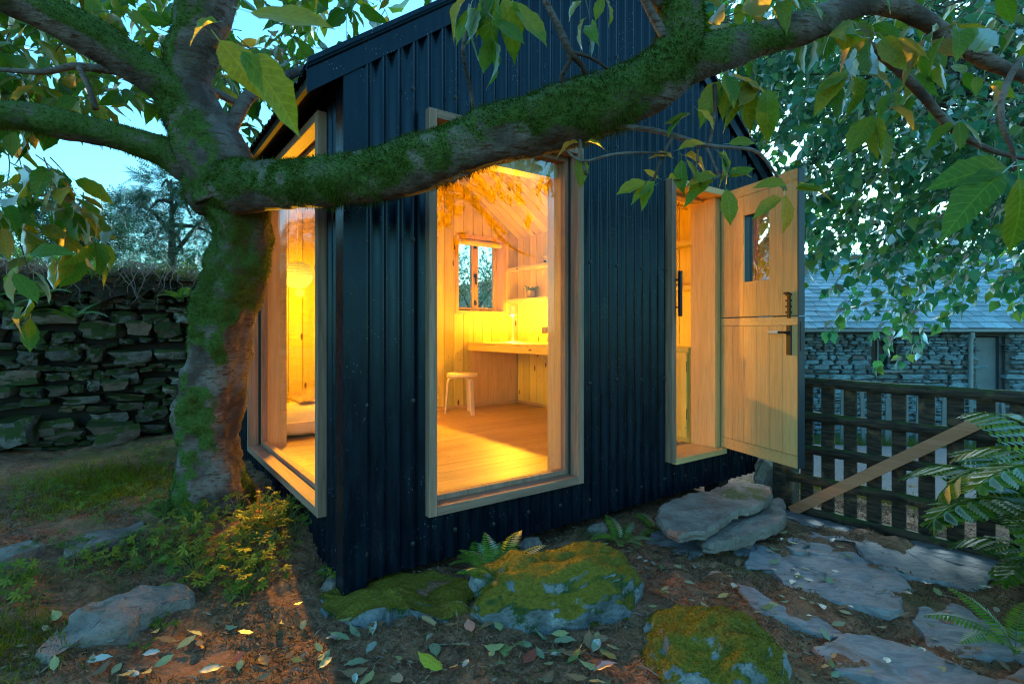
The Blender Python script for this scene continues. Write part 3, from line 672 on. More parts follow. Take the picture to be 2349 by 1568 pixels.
col = m.mix(m.step(n3, .45, .75, 0, .7), col, (0.42, 0.23, 0.13))
gx_ = m.n('SeparateXYZ', Vector=v).outputs
leftness = m.step(gx_[0], -0.6, -2.2, 0.0, .06)
moss = m.step(m.math('ADD', n1, leftness), .54, .70, 0, .8)
col = m.mix(m.math('MULTIPLY', moss, m.step(n3, .3, .6, .4, 1)), col, (0.075, 0.085, 0.018))
far = m.step(gx_[1], 5.5, 6.3); col = m.mix(far, col, m.mix(n2, (0.05, 0.09, 0.02), (0.10, 0.14, 0.04)))
SOIL = m.done(m.pbr(col, 0.9, m.bump(m.math('ADD', n3, m.math('MULTIPLY', n2, .5)), .8, .012), .25))
tag(link('ground', mesh_np('ground', V, q, SOIL, smooth=True)), kind='structure')
# gravel lane beyond the gate: a sheet over the ground
xs = np.arange(2.6, 14, .1); ys = np.arange(4.7, 9.6, .1); LX, LY = np.meshgrid(xs, ys, indexing='ij')
c_ = 6.9 - .12 * (LX - 4); LY2 = c_ + (LY - 7.15) * .78; LZ = ground_z(LX, LY2, False) + .03
V = np.stack([LX, LY2, LZ], -1).reshape(-1, 3); idx = np.arange(LX.size).reshape(LX.shape)
q = np.stack([idx[:-1, :-1], idx[1:, :-1], idx[1:, 1:], idx[:-1, 1:]], -1).reshape(-1, 4)
m = Mat('gravel_lane'); v = m.coord('World'); n1 = m.voro(v, 45); n2 = m.noise(v, 3, 4)
tag(link('lane_road', mesh_np('lane_road', V, q, m.done(m.pbr(m.mix(n1, (0.06, 0.06, 0.06), (0.15, 0.15, 0.15)), .9, m.bump(n1, .6, .01))), smooth=True)), kind='structure')

# ------------------------------------------------------------------ stone materials
def stone(name, c1, c2, moss=0.0, mosscol=(0.07, 0.095, 0.015), up=True, sc_=1.0, lichen=0.3, mossup=0.35, hueVar=True, coord='Object', attr=False):
    m = Mat(name); v = m.coord(coord, (1, 1, 1), 0.6 if hueVar else 0)
    n1 = m.noise(v, 5 * sc_, 6, .6); n2 = m.noise(v, 26 * sc_, 5, .65); n3 = m.noise(v, 1.8 * sc_, 4)
    col = m.mix(m.step(n1, .32, .68), c1, c2)
    col = m.mix(m.step(n2, .52, .72, 0, .55), col, [x * .45 for x in c1])
    if hueVar:
        r = m.n('ObjectInfo').outputs['Random']
        col = m.mix(m.step(r, .68, .9, 0, .6), col, (0.22, 0.125, 0.075))
        col = m.n('HueSaturation', Color=col, Value=m.math('ADD', m.math('MULTIPLY', m.math('FRACT', m.math('MULTIPLY', r, 7.3)), .7), .65), Hue=.5, Saturation=1.0, Fac=1.0).outputs[0]
    if lichen: col = m.mix(m.math('MULTIPLY', m.step(m.noise(v, 9 * sc_, 5, .7), .58, .66), lichen), col, (0.42, 0.43, 0.40))
    hgt = m.math('ADD', n2, m.math('MULTIPLY', n1, .7)); ms = None
    if moss:
        nz = m.n('SeparateXYZ', Vector=m.n('NewGeometry').outputs['Normal']).outputs[2]
        f = m.math('ADD', m.math('MULTIPLY', nz, mossup if up else 0.0), m.math('ADD', m.math('MULTIPLY', n3, .8), m.math('MULTIPLY', n2, .25)))
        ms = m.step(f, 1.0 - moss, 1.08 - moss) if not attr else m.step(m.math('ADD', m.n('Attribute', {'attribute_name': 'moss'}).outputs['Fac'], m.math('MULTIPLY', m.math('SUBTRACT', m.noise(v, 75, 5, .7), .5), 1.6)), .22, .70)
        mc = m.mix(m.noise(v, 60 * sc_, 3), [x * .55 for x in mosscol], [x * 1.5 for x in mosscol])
        if attr: mc = m.mix(m.step(nz, .25, .75), m.mix(m.noise(v, 40, 3), (0.016, 0.036, 0.008), (0.05, 0.085, 0.014)), m.mix(m.noise(v, 55, 3), (0.11, 0.075, 0.008), (0.27, 0.20, 0.016)))  # boulder moss: lamp glow painted gold on upward faces, sides stay dark green
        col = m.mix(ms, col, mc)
    return m.done(m.pbr(col, .85, m.bump(hgt, 1.0, .022), .3))
STONE_WALL = stone('wall_stone', (0.10, 0.09, 0.08), (0.22, 0.195, 0.17), moss=.50, mosscol=(0.045, 0.065, 0.014), sc_=1.0)
STONE_BARN = stone('barn_stone', (0.17, 0.26, 0.29), (0.34, 0.48, 0.52), moss=0.0, sc_=1.0)
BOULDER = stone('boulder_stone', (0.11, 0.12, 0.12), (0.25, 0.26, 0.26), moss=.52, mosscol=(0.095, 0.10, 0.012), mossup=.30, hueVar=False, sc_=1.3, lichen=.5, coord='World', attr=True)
SLABM = stone('slab_stone', (0.20, 0.15, 0.12), (0.33, 0.255, 0.205), moss=.33, mosscol=(0.09, 0.095, 0.015), mossup=.1, hueVar=False, sc_=1.4, lichen=.15, coord='World')
def slate():
    m = Mat('flagstone_slate'); v = m.coord('World'); vs = m.coord('World', (3, 9, 9))
    n1 = m.noise(vs, 2.2, 6, .62, 1.2); n2 = m.noise(v, 45, 4); n3 = m.noise(v, 3.5, 5)
    col = m.mix(m.step(n1, .3, .7), (0.15, 0.14, 0.14), (0.29, 0.27, 0.265))
    col = m.mix(m.step(n1, .60, .75, 0, .6), col, (0.10, 0.105, 0.115))
    col = m.mix(m.step(n3, .62, .74, 0, .8), col, (0.10, 0.062, 0.036))
    return m.done(m.pbr(col, .62, m.bump(m.math('ADD', n1, m.math('MULTIPLY', n2, .25)), .7, .012), .4))
SLATE = slate()
def rock_mesh(name, seed, mat, n=3, rough=.22, flat=1.0, boxy=.55, det=6.0):
    """rounded irregular stone filling about [-.5,.5]^3"""
    g_ = np.linspace(-1, 1, n + 1); Vs = []; Qs = []; k = 0
    for ax in range(3):
        for s in (-1, 1):
            A, B = np.meshgrid(g_, g_, indexing='ij'); Cc = np.full_like(A, s)
            P = np.stack([[Cc, A, B], [A, Cc, B], [A, B, Cc]][ax], -1).reshape(-1, 3)
            ii = np.arange((n + 1) ** 2).reshape(n + 1, n + 1)
            Q = np.stack([ii[:-1, :-1], ii[1:, :-1], ii[1:, 1:], ii[:-1, 1:]], -1).reshape(-1, 4)
            if (s > 0) == (ax == 1): Q = Q[:, ::-1]
            Vs.append(P); Qs.append(Q + k); k += len(P)
    P = np.vstack(Vs); Q = np.vstack(Qs)
    key = np.round(P * 1000).astype(int); _, first, inv = np.unique(key, axis=0, return_index=True, return_inverse=True)
    P = P[first]; Q = inv.ravel()[Q]
    sph = P / np.linalg.norm(P, axis=1)[:, None]
    if n > 8: P = sph * ((np.abs(sph) ** 2.7).sum(1) ** (-1 / 2.7))[:, None]; boxy = 1.0
    P = P * boxy + sph * (1 - boxy) * 1.2
    P = P * (1 + rough * fbm(P * .9 + seed * 9.1, 2, seed))[:, None] + (rough * .5) * np.stack([fbm(P * 1.7 + seed * 3.3 + c, 2, seed + 50 + c) for c in range(3)], 1)
    if n > 8: P = P * (1 + .10 * fbm(P * det * .5 + seed, 5, seed + 9))[:, None]
    ext = P.max(0) - P.min(0); P = (P - (P.max(0) + P.min(0)) / 2) / ext
    me = mesh_np(name, P, Q, mat, smooth=True)
    if n < 8: me.set_sharp_from_angle(angle=R(24))
    return me
# ------------------------------------------------------------------ dry stone wall
wl = empty('dry_stone_wall', (WA[0], WA[1], 0), math.atan2(wdir[1], wdir[0]))
tag(wl, 'old mossy dry stone wall with roots hanging over its top, behind the leaning tree', 'wall')
LEN = float(np.linalg.norm(WB - WA))
WS = [rock_mesh('stone', 100 + k, STONE_WALL, 4, .34, boxy=.80) for k in range(16)]
def walltop(a): return 0.76 - 0.16 * (a - 2.2) / 2.4 + .05 * math.sin(a * 3.1)
rw_ = random.Random(11); z = -1.22; row = 0; stones = []
while z < .58:
    big = rw_.random() < .35; hgt = rw_.uniform(.10, .17) if big else rw_.uniform(.045, .085)
    if -.80 < z < -.68 and row > 0: hgt = .085
    if abs(z + 0.68) < .06: hgt = .10
    a = -.1 + rw_.uniform(0, .2)
    while a < LEN:
        wd = hgt * rw_.uniform(1.3, 4.2) if not big else hgt * rw_.uniform(1.1, 2.6)
        wd = max(.07, min(wd, .55)); px_hole = 1.75 < a + wd / 2 < 2.42 and .06 < z < .33
        ledge = -.72 < z < -.60; gap = -.86 < z < -.76 and 2.5 < a < 3.6
        h_ = hgt * rw_.uniform(.62, 1.25)
        if not px_hole and not gap and z + hgt < walltop(a) - .1:
            stones.append((a + wd / 2, rw_.uniform(-.035, .035) + (-.10 if ledge else 0), z + h_ / 2 + .035 * math.sin(a * 2.3 + row * .8) + .02 * math.sin(a * 6.1 + row * 2.1), wd * rw_.uniform(.92, 1.08), rw_.uniform(.20, .3), h_ * 1.06, rw_.uniform(-.11, .11)))
        a += wd
    z += hgt * .98; row += 1
stones.append((1.62, -.05, .18, .28, .3, .26, .1)); stones.append((2.62, -.06, -.98, .40, .4, .25, .1)); stones.append((3.35, -.10, -.93, .42, .4, .30, -.1)); stones.append((4.1, -.12, -1.0, .45, .4, .24, .0))
stones.sort(key=lambda s_: abs(s_[0] - 3.2))
for s_ in stones[:300]:
    o = link('stone', rw_.choice(WS), None, wl); o.location = (s_[0], s_[1], s_[2] + EYE); o.scale = (s_[3], s_[4], s_[5]); o.rotation_euler = (rw_.uniform(-.08, .08), s_[6], rw_.uniform(-.1, .1))
def join_instances(name, items, meshes, mat, parent, rnd):
    Vs, Qs, k = [], [], 0
    for s_ in items:
        me = rnd.choice(meshes); P = np.zeros(len(me.vertices) * 3, np.float32); me.vertices.foreach_get('co', P); P = P.reshape(-1, 3) * np.array(s_[3:6]) + np.array((s_[0], s_[1], s_[2] + EYE))
        Q = np.zeros(len(me.polygons) * 4, np.int32); me.polygons.foreach_get('vertices', Q); Vs.append(P); Qs.append(Q.reshape(-1, 4) + k); k += len(P)
    o = link(name, mesh_np(name, np.vstack(Vs), np.vstack(Qs), mat, smooth=True), None, parent); o['kind'] = 'stuff'; return o
if stones[300:]: join_instances('stonework', stones[300:], WS, STONE_WALL, wl, rw_)
b = MB(); b.box(-.2, LEN + .2, .10, .60, .1, 1.5 + .42); b.build('rubble_core', DARKCORE, wl)
# earth and roots on top
n = 140; m_ = 9; V = []; 
for i in range(n + 1):
    a = -.2 + (LEN + .4) * i / n
    for j in range(m_ + 1):
        t_ = j / m_; V.append((a, -.14 + .75 * t_, EYE + walltop(a) - .02 - .17 * (1 - t_) ** 3 - (.12 if j == 0 else 0)))
V = np.array(V); V[:, 2] += .07 * fbm(V * 7, 4, 8); V[:, 1] += .10 * fbm(V * 8 + 9, 4, 21)
idx = np.arange((n + 1) * (m_ + 1)).reshape(n + 1, m_ + 1); q = np.stack([idx[:-1, :-1], idx[1:, :-1], idx[1:, 1:], idx[:-1, 1:]], -1).reshape(-1, 4)
link('earth_cap', mesh_np('earth_cap', V, q, simple('dark_earth', (0.035, 0.024, 0.018), .95, .2, bumps=.8, bscale=30), smooth=True), None, wl)
ROOT = simple('root_bark', (0.24, 0.18, 0.15), .8, var=.4)
for k in range(120):
    a = rw_.uniform(1.6, LEN - .05); p = [(a, rw_.uniform(-.2, .1), EYE + walltop(a) + rw_.uniform(-.02, .05))]; hang = rw_.random() < .35
    d = rw_.choice((-1, 1)); L_ = rw_.randint(5, 9)
    for i in range(L_):
        x, y, z = p[-1]
        if hang: p.append((x + d * rw_.uniform(-.01, .05), min(y, -.12) - rw_.uniform(0, .012), z - rw_.uniform(.03, .065)))
        else: p.append((x + d * rw_.uniform(.04, .10), y + rw_.uniform(-.025, .02), EYE + walltop(x) + rw_.uniform(-.10, .04)))
    r0 = rw_.uniform(.003, .0065); sp = spline([(*q_, r0 * (1 - .75 * i / len(p))) for i, q_ in enumerate(p)], .03)
    b = MB(); b.tube(sp[:, :3], sp[:, 3], 5); b.build('root', ROOT, wl, smooth=True)

# ------------------------------------------------------------------ boulders and slabs
def rock(name, label, cat, c, size, rz, mat, seed, n=26, rough=.22, boxy=.3, tilt=(0, 0), sink=.25, fuzzmask=None):
    me = rock_mesh(name, seed, mat, n, rough, boxy=boxy); o = link(name, me); o.location = c; o.scale = size; o.rotation_euler = (tilt[0], tilt[1], rz)
    return tag(o, label, cat)
def px_w(px0, px1, Y): return (px1 - px0) / F * Y
big = rock('boulder', 'large rounded boulder with moss top tinted gold as if lamplit in front of the big window', 'boulder', (.222, 2.53, .20), (.88, .62, .55), .25, BOULDER, 3, 40, .16, .42)
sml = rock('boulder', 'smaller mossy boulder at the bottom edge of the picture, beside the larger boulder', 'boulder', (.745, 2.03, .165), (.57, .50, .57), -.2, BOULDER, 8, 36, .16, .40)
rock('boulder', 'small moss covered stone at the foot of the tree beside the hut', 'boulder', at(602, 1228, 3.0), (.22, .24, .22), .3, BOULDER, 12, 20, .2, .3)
def outline_slab(name, pts, thick, mat, label=None, cat=None, parent=None, lift=.03, hplane=None, seed=1, chip=.02, amp=.016, zs=None):
    """a flat stone whose outline is laid on the ground; irregular edge, worn top"""
    W_ = [on_ground(px, py, lift) for px, py in pts] if zs is None else [tuple(at(px, py, y_)) for (px, py), y_ in zip(pts, zs)]
    if hplane is not None: W_ = [tuple(at(px, py, -hplane * F / (py - 757))) for px, py in pts]
    P = np.array(W_); c = P.mean(0)
    A = np.c_[P[:, :2] - c[:2], np.ones(len(P))]; co, *_ = np.linalg.lstsq(A, P[:, 2], rcond=None)   # best plane
    ring = spline(np.vstack([P, P[:1]]), .03)[:-1]
    ring[:, :2] += chip * np.stack([fbm(ring * 14 + seed, 3, seed), fbm(ring * 14 + seed + 40, 3, seed + 1)], 1)
    m_ = len(ring); V = []; rings = [(.94, -thick), (1.0, -thick * .8), (.985, -thick * .62), (1.01, -thick * .4), (.995, -thick * .15), (.98, 0), (.93, .001), (.86, .001), (.75, .001), (.6, .001), (.45, .001), (.3, .001), (.15, .001)]
    for s_, dz in rings:
        xy = c[:2] + (ring[:, :2] - c[:2]) * s_; z_ = (xy - c[:2]) @ co[:2] + co[2] + dz
        V.append(np.c_[xy, z_])
    V = np.vstack(V + [np.array([[c[0], c[1], co[2]]])]); V[:, 2] += amp * fbm(V * 5 + seed, 4, seed + 3) + .006 * fbm(V * 22, 3, seed)
    j, k = np.meshgrid(np.arange(len(rings) - 1), np.arange(m_), indexing='ij')
    Q = np.stack([j * m_ + k, j * m_ + (k + 1) % m_, (j + 1) * m_ + (k + 1) % m_, (j + 1) * m_ + k], -1).reshape(-1, 4)
    e = np.arange(m_); T = np.stack([np.full(m_, len(V) - 1), (len(rings) - 1) * m_ + e, (len(rings) - 1) * m_ + (e + 1) % m_], -1)
    area = np.sum(ring[:, 0] * np.roll(ring[:, 1], -1) - np.roll(ring[:, 0], -1) * ring[:, 1])
    if area < 0: Q = Q[:, ::-1]; T = T[:, ::-1]
    me = mesh_np(name, V - np.array([c[0], c[1], co[2]]), [Q, T], mat, smooth=True)
    me.set_sharp_from_angle(angle=R(38)); o = link(name, me, None, parent); o.location = (c[0], c[1], co[2])
    if label: tag(o, label, cat)
    return o
def c8(l): return [((x / 2.8 + 1700) / 1.0643, (y / 2.8 + 1109) / 1.0643) for x, y in l]
def c3(l): return [((x / 2.8) / 1.0643, (y / 2.8 + 1109) / 1.0643) for x, y in l]
def grow(l, f):
    c = np.mean(l, 0); return [tuple(c + (np.array(p) - c) * f) for p in l]
path = empty('flagstone_path', (0, 0, 0)); tag(path, kind='structure')
FL = [[(410, 700), (490, 650), (590, 690), (900, 700), (1080, 690), (1200, 760), (1310, 800), (1430, 890), (1390, 950), (1370, 1040), (1290, 1100), (1150, 1075), (1000, 1010), (850, 960), (700, 920), (600, 850), (500, 780), (380, 770)],
      [(560, 340), (760, 390), (1000, 450), (1200, 530), (1500, 570), (1800, 650), (2240, 760), (2500, 840), (2500, 940), (2240, 880), (2000, 840), (1850, 900), (1700, 880), (1500, 830), (1300, 770), (1150, 700), (1100, 600), (900, 560), (750, 470), (620, 420)],
      [(320, 920), (450, 970), (600, 1030), (800, 1100), (980, 1220), (900, 1240), (700, 1190), (520, 1100), (400, 1020)],
      [(1560, 1080), (1740, 1010), (1900, 1090), (1960, 1150), (2240, 1250), (2500, 1340), (2500, 1480), (2240, 1420), (2000, 1390), (1850, 1370), (1650, 1330), (1580, 1250), (1520, 1150)],
      [(850, 1340), (1000, 1290), (1250, 1290), (1450, 1350), (1650, 1340), (1800, 1440), (2050, 1560), (2000, 1700), (1500, 1690), (1150, 1540), (950, 1430)],
      [(640, 570), (780, 550), (900, 575), (930, 650), (780, 680), (650, 650)], [(260, 600), (380, 600), (430, 640), (340, 680), (270, 660)], [(2060, 1560), (2250, 1480), (2500, 1560), (2500, 1700), (2150, 1680)]]
for k, l in enumerate(FL): outline_slab('flagstone', grow(c8(l), 1.10), .06, SLATE, parent=path, lift=.012, seed=k + 3)
# slabs on the left
outline_slab('stone_slab', c3([(220, 1290), (450, 1130), (700, 1010), (950, 930), (1250, 890), (1310, 950), (1100, 1080), (900, 1170), (760, 1230), (560, 1270), (350, 1330)]), .16, SLABM, 'long pale stone slab lying in the soil at the lower left', 'slab', lift=.045, amp=.03, chip=.04, seed=31)
outline_slab('stone_slab', c3([(-300, 700), (0, 630), (180, 590), (300, 600), (250, 650), (0, 730), (-250, 790)]), .14, SLABM, 'blue grey stone slab cut by the left picture edge', 'slab', lift=.05, seed=32)
outline_slab('stone_slab', c3([(430, 620), (600, 530), (850, 500), (960, 440), (930, 540), (650, 640), (480, 670)]), .10, SLABM, 'low grey stone slab among plants in front of the tree', 'slab', lift=.03, seed=33)
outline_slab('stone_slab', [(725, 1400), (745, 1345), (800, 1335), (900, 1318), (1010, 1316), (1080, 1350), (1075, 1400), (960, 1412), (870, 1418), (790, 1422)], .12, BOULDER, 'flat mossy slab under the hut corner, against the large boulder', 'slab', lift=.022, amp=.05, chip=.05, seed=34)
# step stones at the door
outline_slab('stone_slab', [(1508, 1190), (1520, 1160), (1590, 1130), (1660, 1112), (1715, 1102), (1762, 1108), (1768, 1130), (1752, 1150), (1700, 1168), (1640, 1200), (1575, 1226), (1545, 1222)], .055, SLABM, 'large flat doorstep slab with moss patches below the open door', 'slab', hplane=-1.13, seed=41)
outline_slab('stone_slab', [(1600, 1215), (1640, 1195), (1720, 1165), (1785, 1140), (1800, 1165), (1790, 1200), (1720, 1225), (1650, 1245), (1610, 1245)], .07, SLABM, 'dark layered slab supporting the doorstep slab', 'slab', hplane=-1.22, seed=42)
outline_slab('stone_slab', [(1480, 1250), (1500, 1220), (1570, 1215), (1625, 1235), (1610, 1265), (1560, 1285), (1510, 1270)], .12, SLATE, 'grey stone block leaning below the doorstep slab', 'slab', hplane=-1.29, seed=43)
rock('boulder', 'upright pale foundation stone under the hut corner, next to the gate post', 'boulder', at(1765, 1120, 4.55), (.30, .25, .55), .2, SLABM, 21, 16, .2, .5)
for k, (px, py, s_) in enumerate([(1370, 1225, .09), (1215, 1262, .10), (760, 1352, .08), (1700, 1250, .10)]):
    x_, y_, z_ = on_ground(px, py); rock('boulder', ['small blue stone under the hut edge near a fern', 'small grey stone behind the large boulder under the hut', 'small rough stone by the hut corner base', 'small slate stone beneath the doorstep stack'][k], 'stone', (x_, y_, z_ + .02), (s_ * 1.5, s_, s_), k * .7, SLABM, 60 + k, 10, .2, .4)

# ------------------------------------------------------------------ gate
GA = np.array((2.20, 4.21)); gd = np.array((.636, -.771)); GH = math.atan2(gd[1], gd[0])
gate = empty('garden_gate', (GA[0], GA[1], 0), GH); tag(gate, 'weathered dark lattice garden gate with mossy rails beyond the open door', 'gate')
m = Mat('old_gate_wood'); v = m.coord('Object', (1, 1, 1), 1.0); n1 = m.noise(v, 7, 5); n2 = m.noise(v, 40, 4)
nz = m.n('SeparateXYZ', Vector=m.n('NewGeometry').outputs['Normal']).outputs[2]
col = m.mix(m.step(m.noise(m.coord('Object', (4, 30, 30), 1.0), 2, 5), .3, .7), (0.016, 0.010, 0.007), (0.085, 0.050, 0.030)); col = m.mix(m.step(n1, .55, .72, 0, .8), col, (0.26, 0.13, 0.065))
col = m.mix(m.step(m.math('ADD', m.math('MULTIPLY', nz, .35), n1), .62, .78), col, m.mix(n2, (0.02, 0.035, 0.008), (0.06, 0.075, 0.016)))
OLDWOOD = m.done(m.pbr(col, .85, m.bump(n2, .7, .01)))
for i in range(11):
    k = .075 + .151 * i; b = MB(); w_ = .043 + random.uniform(-.003, .003); j_ = random.uniform(-.006, .006)
    b.box(k - w_ + j_, k + w_ + j_, .022, .044, EYE - 1.45, EYE - .37 + random.uniform(-.01, .0)); b.build('pale', OLDWOOD, gate, bevel=.004)
for k, h in enumerate((-.40, -.655, -.905, -1.14, -1.385)):
    n = 24; L_ = 1.78; V = []; 
    for i in range(n + 1):
        x = -.05 + L_ * i / n
        for (y, z) in ((-.022, -.034), (.02, -.034), (.02, .036), (-.022, .036)): V.append((x, y, EYE + h + z))
    V = np.array(V); V[:, 2] += .006 * fbm(V * np.array((4, 40, 10)) + k * 7, 3, k); V[:, 1] += .003 * fbm(V * 9 + k * 7, 2, k + 5)
    Q = [(i * 4 + a, i * 4 + (a + 1) % 4, i * 4 + 4 + (a + 1) % 4, i * 4 + 4 + a) for i in range(n) for a in range(4)] + [(3, 2, 1, 0), (n * 4, n * 4 + 1, n * 4 + 2, n * 4 + 3)]
    link('rail', mesh_np('rail', V, np.array(Q), OLDWOOD), None, gate)
b = MB(); x0, z0, x1, z1 = -.01, EYE - 1.40, 1.16, EYE - .526; dx, dz = x1 - x0, z1 - z0; L_ = math.hypot(dx, dz); nx, nz_ = -dz / L_ * .038, dx / L_ * .038
b.prism([(x0 - nx, z0 - nz_), (x1 - nx, z1 - nz_), (x1 + nx, z1 + nz_), (x0 + nx, z0 + nz_)], 'y', -.052, -.030); br = b.build('brace', NEWWOOD, gate, bevel=.002); br['label'] = 'new pale pine diagonal brace'
b = MB(); b.box(-.075, .075, -.075, .075, -.6, 1.02); gp = b.build('gate_post', OLDWOOD, None, bevel=.012); gp.location = at(1803, 1165, 4.33); gp.location.z = .6; gp.rotation_euler.z = GH
tag(gp, 'squat dark timber gate post behind the lower corner of the open door', 'post')

# ------------------------------------------------------------------ barn across the lane
BY = 11.2; BX0, BX1 = 4.0, 13.5; BZ0, BZE = -1.0, EYE + .0
barn = empty('stone_barn', (0, 0, 0)); tag(barn, 'long low stone barn with a slate roof and gutter across the lane', 'barn')
OPEN = [(7.50, 8.02, -.82, -.17), (9.68, 10.30, -2.3, -.12)]
b = MB(); xs_ = [BX0] + [q for o_ in OPEN for q in o_[:2]] + [BX1]
for a, c in ((BX0, 7.50), (8.02, 9.68), (10.30, BX1)): b.box(a, c, BY + .10, BY + .5, BZ0, BZE)
b.box(7.50, 8.02, BY + .10, BY + .5, BZ0, EYE - .82); b.box(7.50, 8.02, BY + .10, BY + .5, EYE - .17, BZE); b.box(9.68, 10.30, BY + .10, BY + .5, EYE - .12, BZE)
b.box(BX0, BX1, BY + 4.6, BY + 5, BZ0, BZE); b.box(BX0, BX0 + .4, BY + .5, BY + 4.6, BZ0, BZE); b.box(BX1 - .4, BX1, BY + .5, BY + 4.6, BZ0, BZE)
bwall = b.build('wall', simple('barn_mortar', (0.10, 0.10, 0.095), .95), barn)
BS = [rock_mesh('stone', 200 + k, STONE_BARN, 4, .30, boxy=.80) for k in range(12)]
rb = random.Random(5); z = -2.3; st_ = []
while z < -.04:
    hg = rb.choice((.05, .065, .08, .08, .10, .14)); a = BX0 + rb.uniform(0, .2)
    while a < BX1:
        wd = max(.09, min(.5, hg * rb.uniform(1.2, 5.0))); mid = a + wd / 2
        if not any(o_[0] - .02 < mid < o_[1] + .02 and o_[2] - .02 < z + hg / 2 < o_[3] + .02 for o_ in OPEN):
            st_.append((mid, BY + .09 + rb.uniform(-.02, .02), z + hg / 2, wd * rb.uniform(.95, 1.02), rb.uniform(.14, .2), hg * rb.uniform(.7, 1.2)))
        a += wd
    z += hg
st_.sort(key=lambda s_: abs(s_[0] - 7.9) + (0 if s_[2] > -1.3 else 4))
for s_ in st_[:300]:
    o = link('stone', rb.choice(BS), None, bwall); o.location = (s_[0], s_[1], s_[2] + EYE); o.scale = s_[3:6]; o.rotation_euler = (0, rb.uniform(-.05, .05), 0)
join_instances('stonework', st_[300:], BS, STONE_BARN, bwall, rb)
PAINT = simple('blue_grey_paint', (0.16, 0.19, 0.20), .5); GUT = simple('gutter_paint', (0.33, 0.37, 0.38), .4)
b = MB(); x0, x1, z0, z1 = 7.50, 8.02, EYE - .82, EYE - .17
for q in ((x0, x0 + .05, z0, z1), (x1 - .05, x1, z0, z1), (x0 + .05, x1 - .05, z0, z0 + .05), (x0 + .05, x1 - .05, z1 - .05, z1), ((x0 + x1) / 2 - .02, (x0 + x1) / 2 + .02, z0 + .05, z1 - .05)): b.box(q[0], q[1], BY + .28, BY + .34, q[2], q[3])
bw_ = b.build('window', PAINT, barn)
b = MB(); b.box(x0 + .04, x1 - .04, BY + .305, BY + .315, z0 + .04, z1 - .04); b.build('pane', simple('dark_pane', (.02, .03, .035), .08, .6), bw_)
b = MB(); b.box(x0 - .08, x1 + .08, BY - .06, BY + .28, z0 - .05, z0 - .003); b.build('sill', SLATE, bw_)
b = MB(); b.box(9.72, 10.26, BY + .26, BY + .31, EYE - 2.3, EYE - .15); bd = b.build('door', PAINT, barn)
for (a, c) in ((9.68, 9.74), (10.24, 10.30)): b = MB(); b.box(a, c, BY + .18, BY + .30, EYE - 2.3, EYE - .12); b.build('frame', simple('door_frame_paint', (.09, .10, .11), .5), bd)
# roof slates
RYE, RZE, RYR, RZR = BY - .14, EYE + .03, BY + 2.7, EYE + 1.86
b = MB(); b.prism([(RYE + .02, RZE - .05), (RYR, RZR - .06), (BY + 5.3, RZE - .05), (BY + 5.3, RZE - .10), (RYE + .02, RZE - .10)], 'x', BX0 - .1, BX1 + .1); broof = b.build('roof', DARKCORE, barn)
m = Mat('old_slate'); v = m.coord('Object', (1, 1, 1), 1.0); n1 = m.noise(v, 4, 4); rr = m.n('ObjectInfo').outputs['Random']; ri = m.n('NewGeometry').outputs['Random Per Island']
k_ = m.math('FRACT', m.math('ADD', rr, ri)); col = m.mix(k_, (0.12, 0.20, 0.22), (0.32, 0.46, 0.50)); col = m.mix(m.step(n1, .55, .7, 0, .7), col, (0.13, 0.14, 0.05))
ROOFS = m.done(m.pbr(col, .5, m.bump(m.noise(v, 25), .4, .01), .5))
sl = math.hypot(RYR - RYE, RZR - RZE); ang = math.atan2(RZR - RZE, RYR - RYE); SM = []
for k in range(4):
    b = MB(); j_ = [random.uniform(-.012, .012) for _ in range(6)]
    b.prism([(-.5 + j_[0] * .3, j_[1]), (0, j_[4]), (.5 + j_[2] * .3, j_[3]), (.495, .30), (-.495, .30)], 'z', 0, .014); me = b.mesh('slate'); me.materials.append(ROOFS); SM.append(me)
items = []
d = 0.0; r_ = 0
while d < sl - .05:
    pit = .235 - .008 * r_; x = BX0 - .1 + rb.uniform(0, .2)
    while x < BX1:
        wd = rb.uniform(.18, .36); items.append((x + wd / 2, d, wd * .97, r_)); x += wd
    d += max(.13, pit); r_ += 1
items.sort(key=lambda s_: (0 if 5.2 < s_[0] < 12 else 100) + s_[3])
VV, QQ, k2 = [], [], 0
for i, (x, d, wd, r_) in enumerate(items):
    Mx = Matrix.Translation((x, RYE + d * math.cos(ang), RZE + d * math.sin(ang) + .006 + rb.uniform(0, .006))) @ Matrix.Rotation(ang - .05, 4, 'X') @ Matrix.Rotation(rb.uniform(-.03, .03), 4, 'Z') @ Matrix.Diagonal((wd, 1, 1, 1))
    me = rb.choice(SM)
    if i < 300: o = link('slate', me, None, broof); o.matrix_local = Mx
    else:
        P = np.array([tuple(Mx @ v_.co) for v_ in me.vertices]); VV.append(P); QQ += [tuple(a + k2 for a in p_.vertices) for p_ in me.polygons]; k2 += len(P)
me = bpy.data.meshes.new('slating'); me.from_pydata(np.vstack(VV).tolist(), [], QQ); me.materials.append(ROOFS); link('slating', me, None, broof)['kind'] = 'stuff'
b = MB(); b.tube([(BX0, RYR, RZR), (BX1, RYR, RZR)], .09, 10); b.build('ridge_tiles', ROOFS, broof)
V = []; 
b = MB(); prof = [(-.07, .0), (-.06, -.05), (0, -.075), (.06, -.05), (.07, 0), (.062, 0), (.05, -.045), (0, -.066), (-.05, -.045), (-.062, 0)]
b.prism([(RYE - .03 + y, RZE - .005 + z) for y, z in prof], 'x', BX0, BX1); gut = b.build('gutter', GUT, barn)
b = MB(); b.tube([(9.38, RYE - .03, RZE - .08), (9.38, RYE - .03, RZE - .14), (9.44, BY - .06, RZE - .26), (9.44, BY - .06, -.8)], .042, 10); b.build('downpipe', GUT, barn, smooth=True)
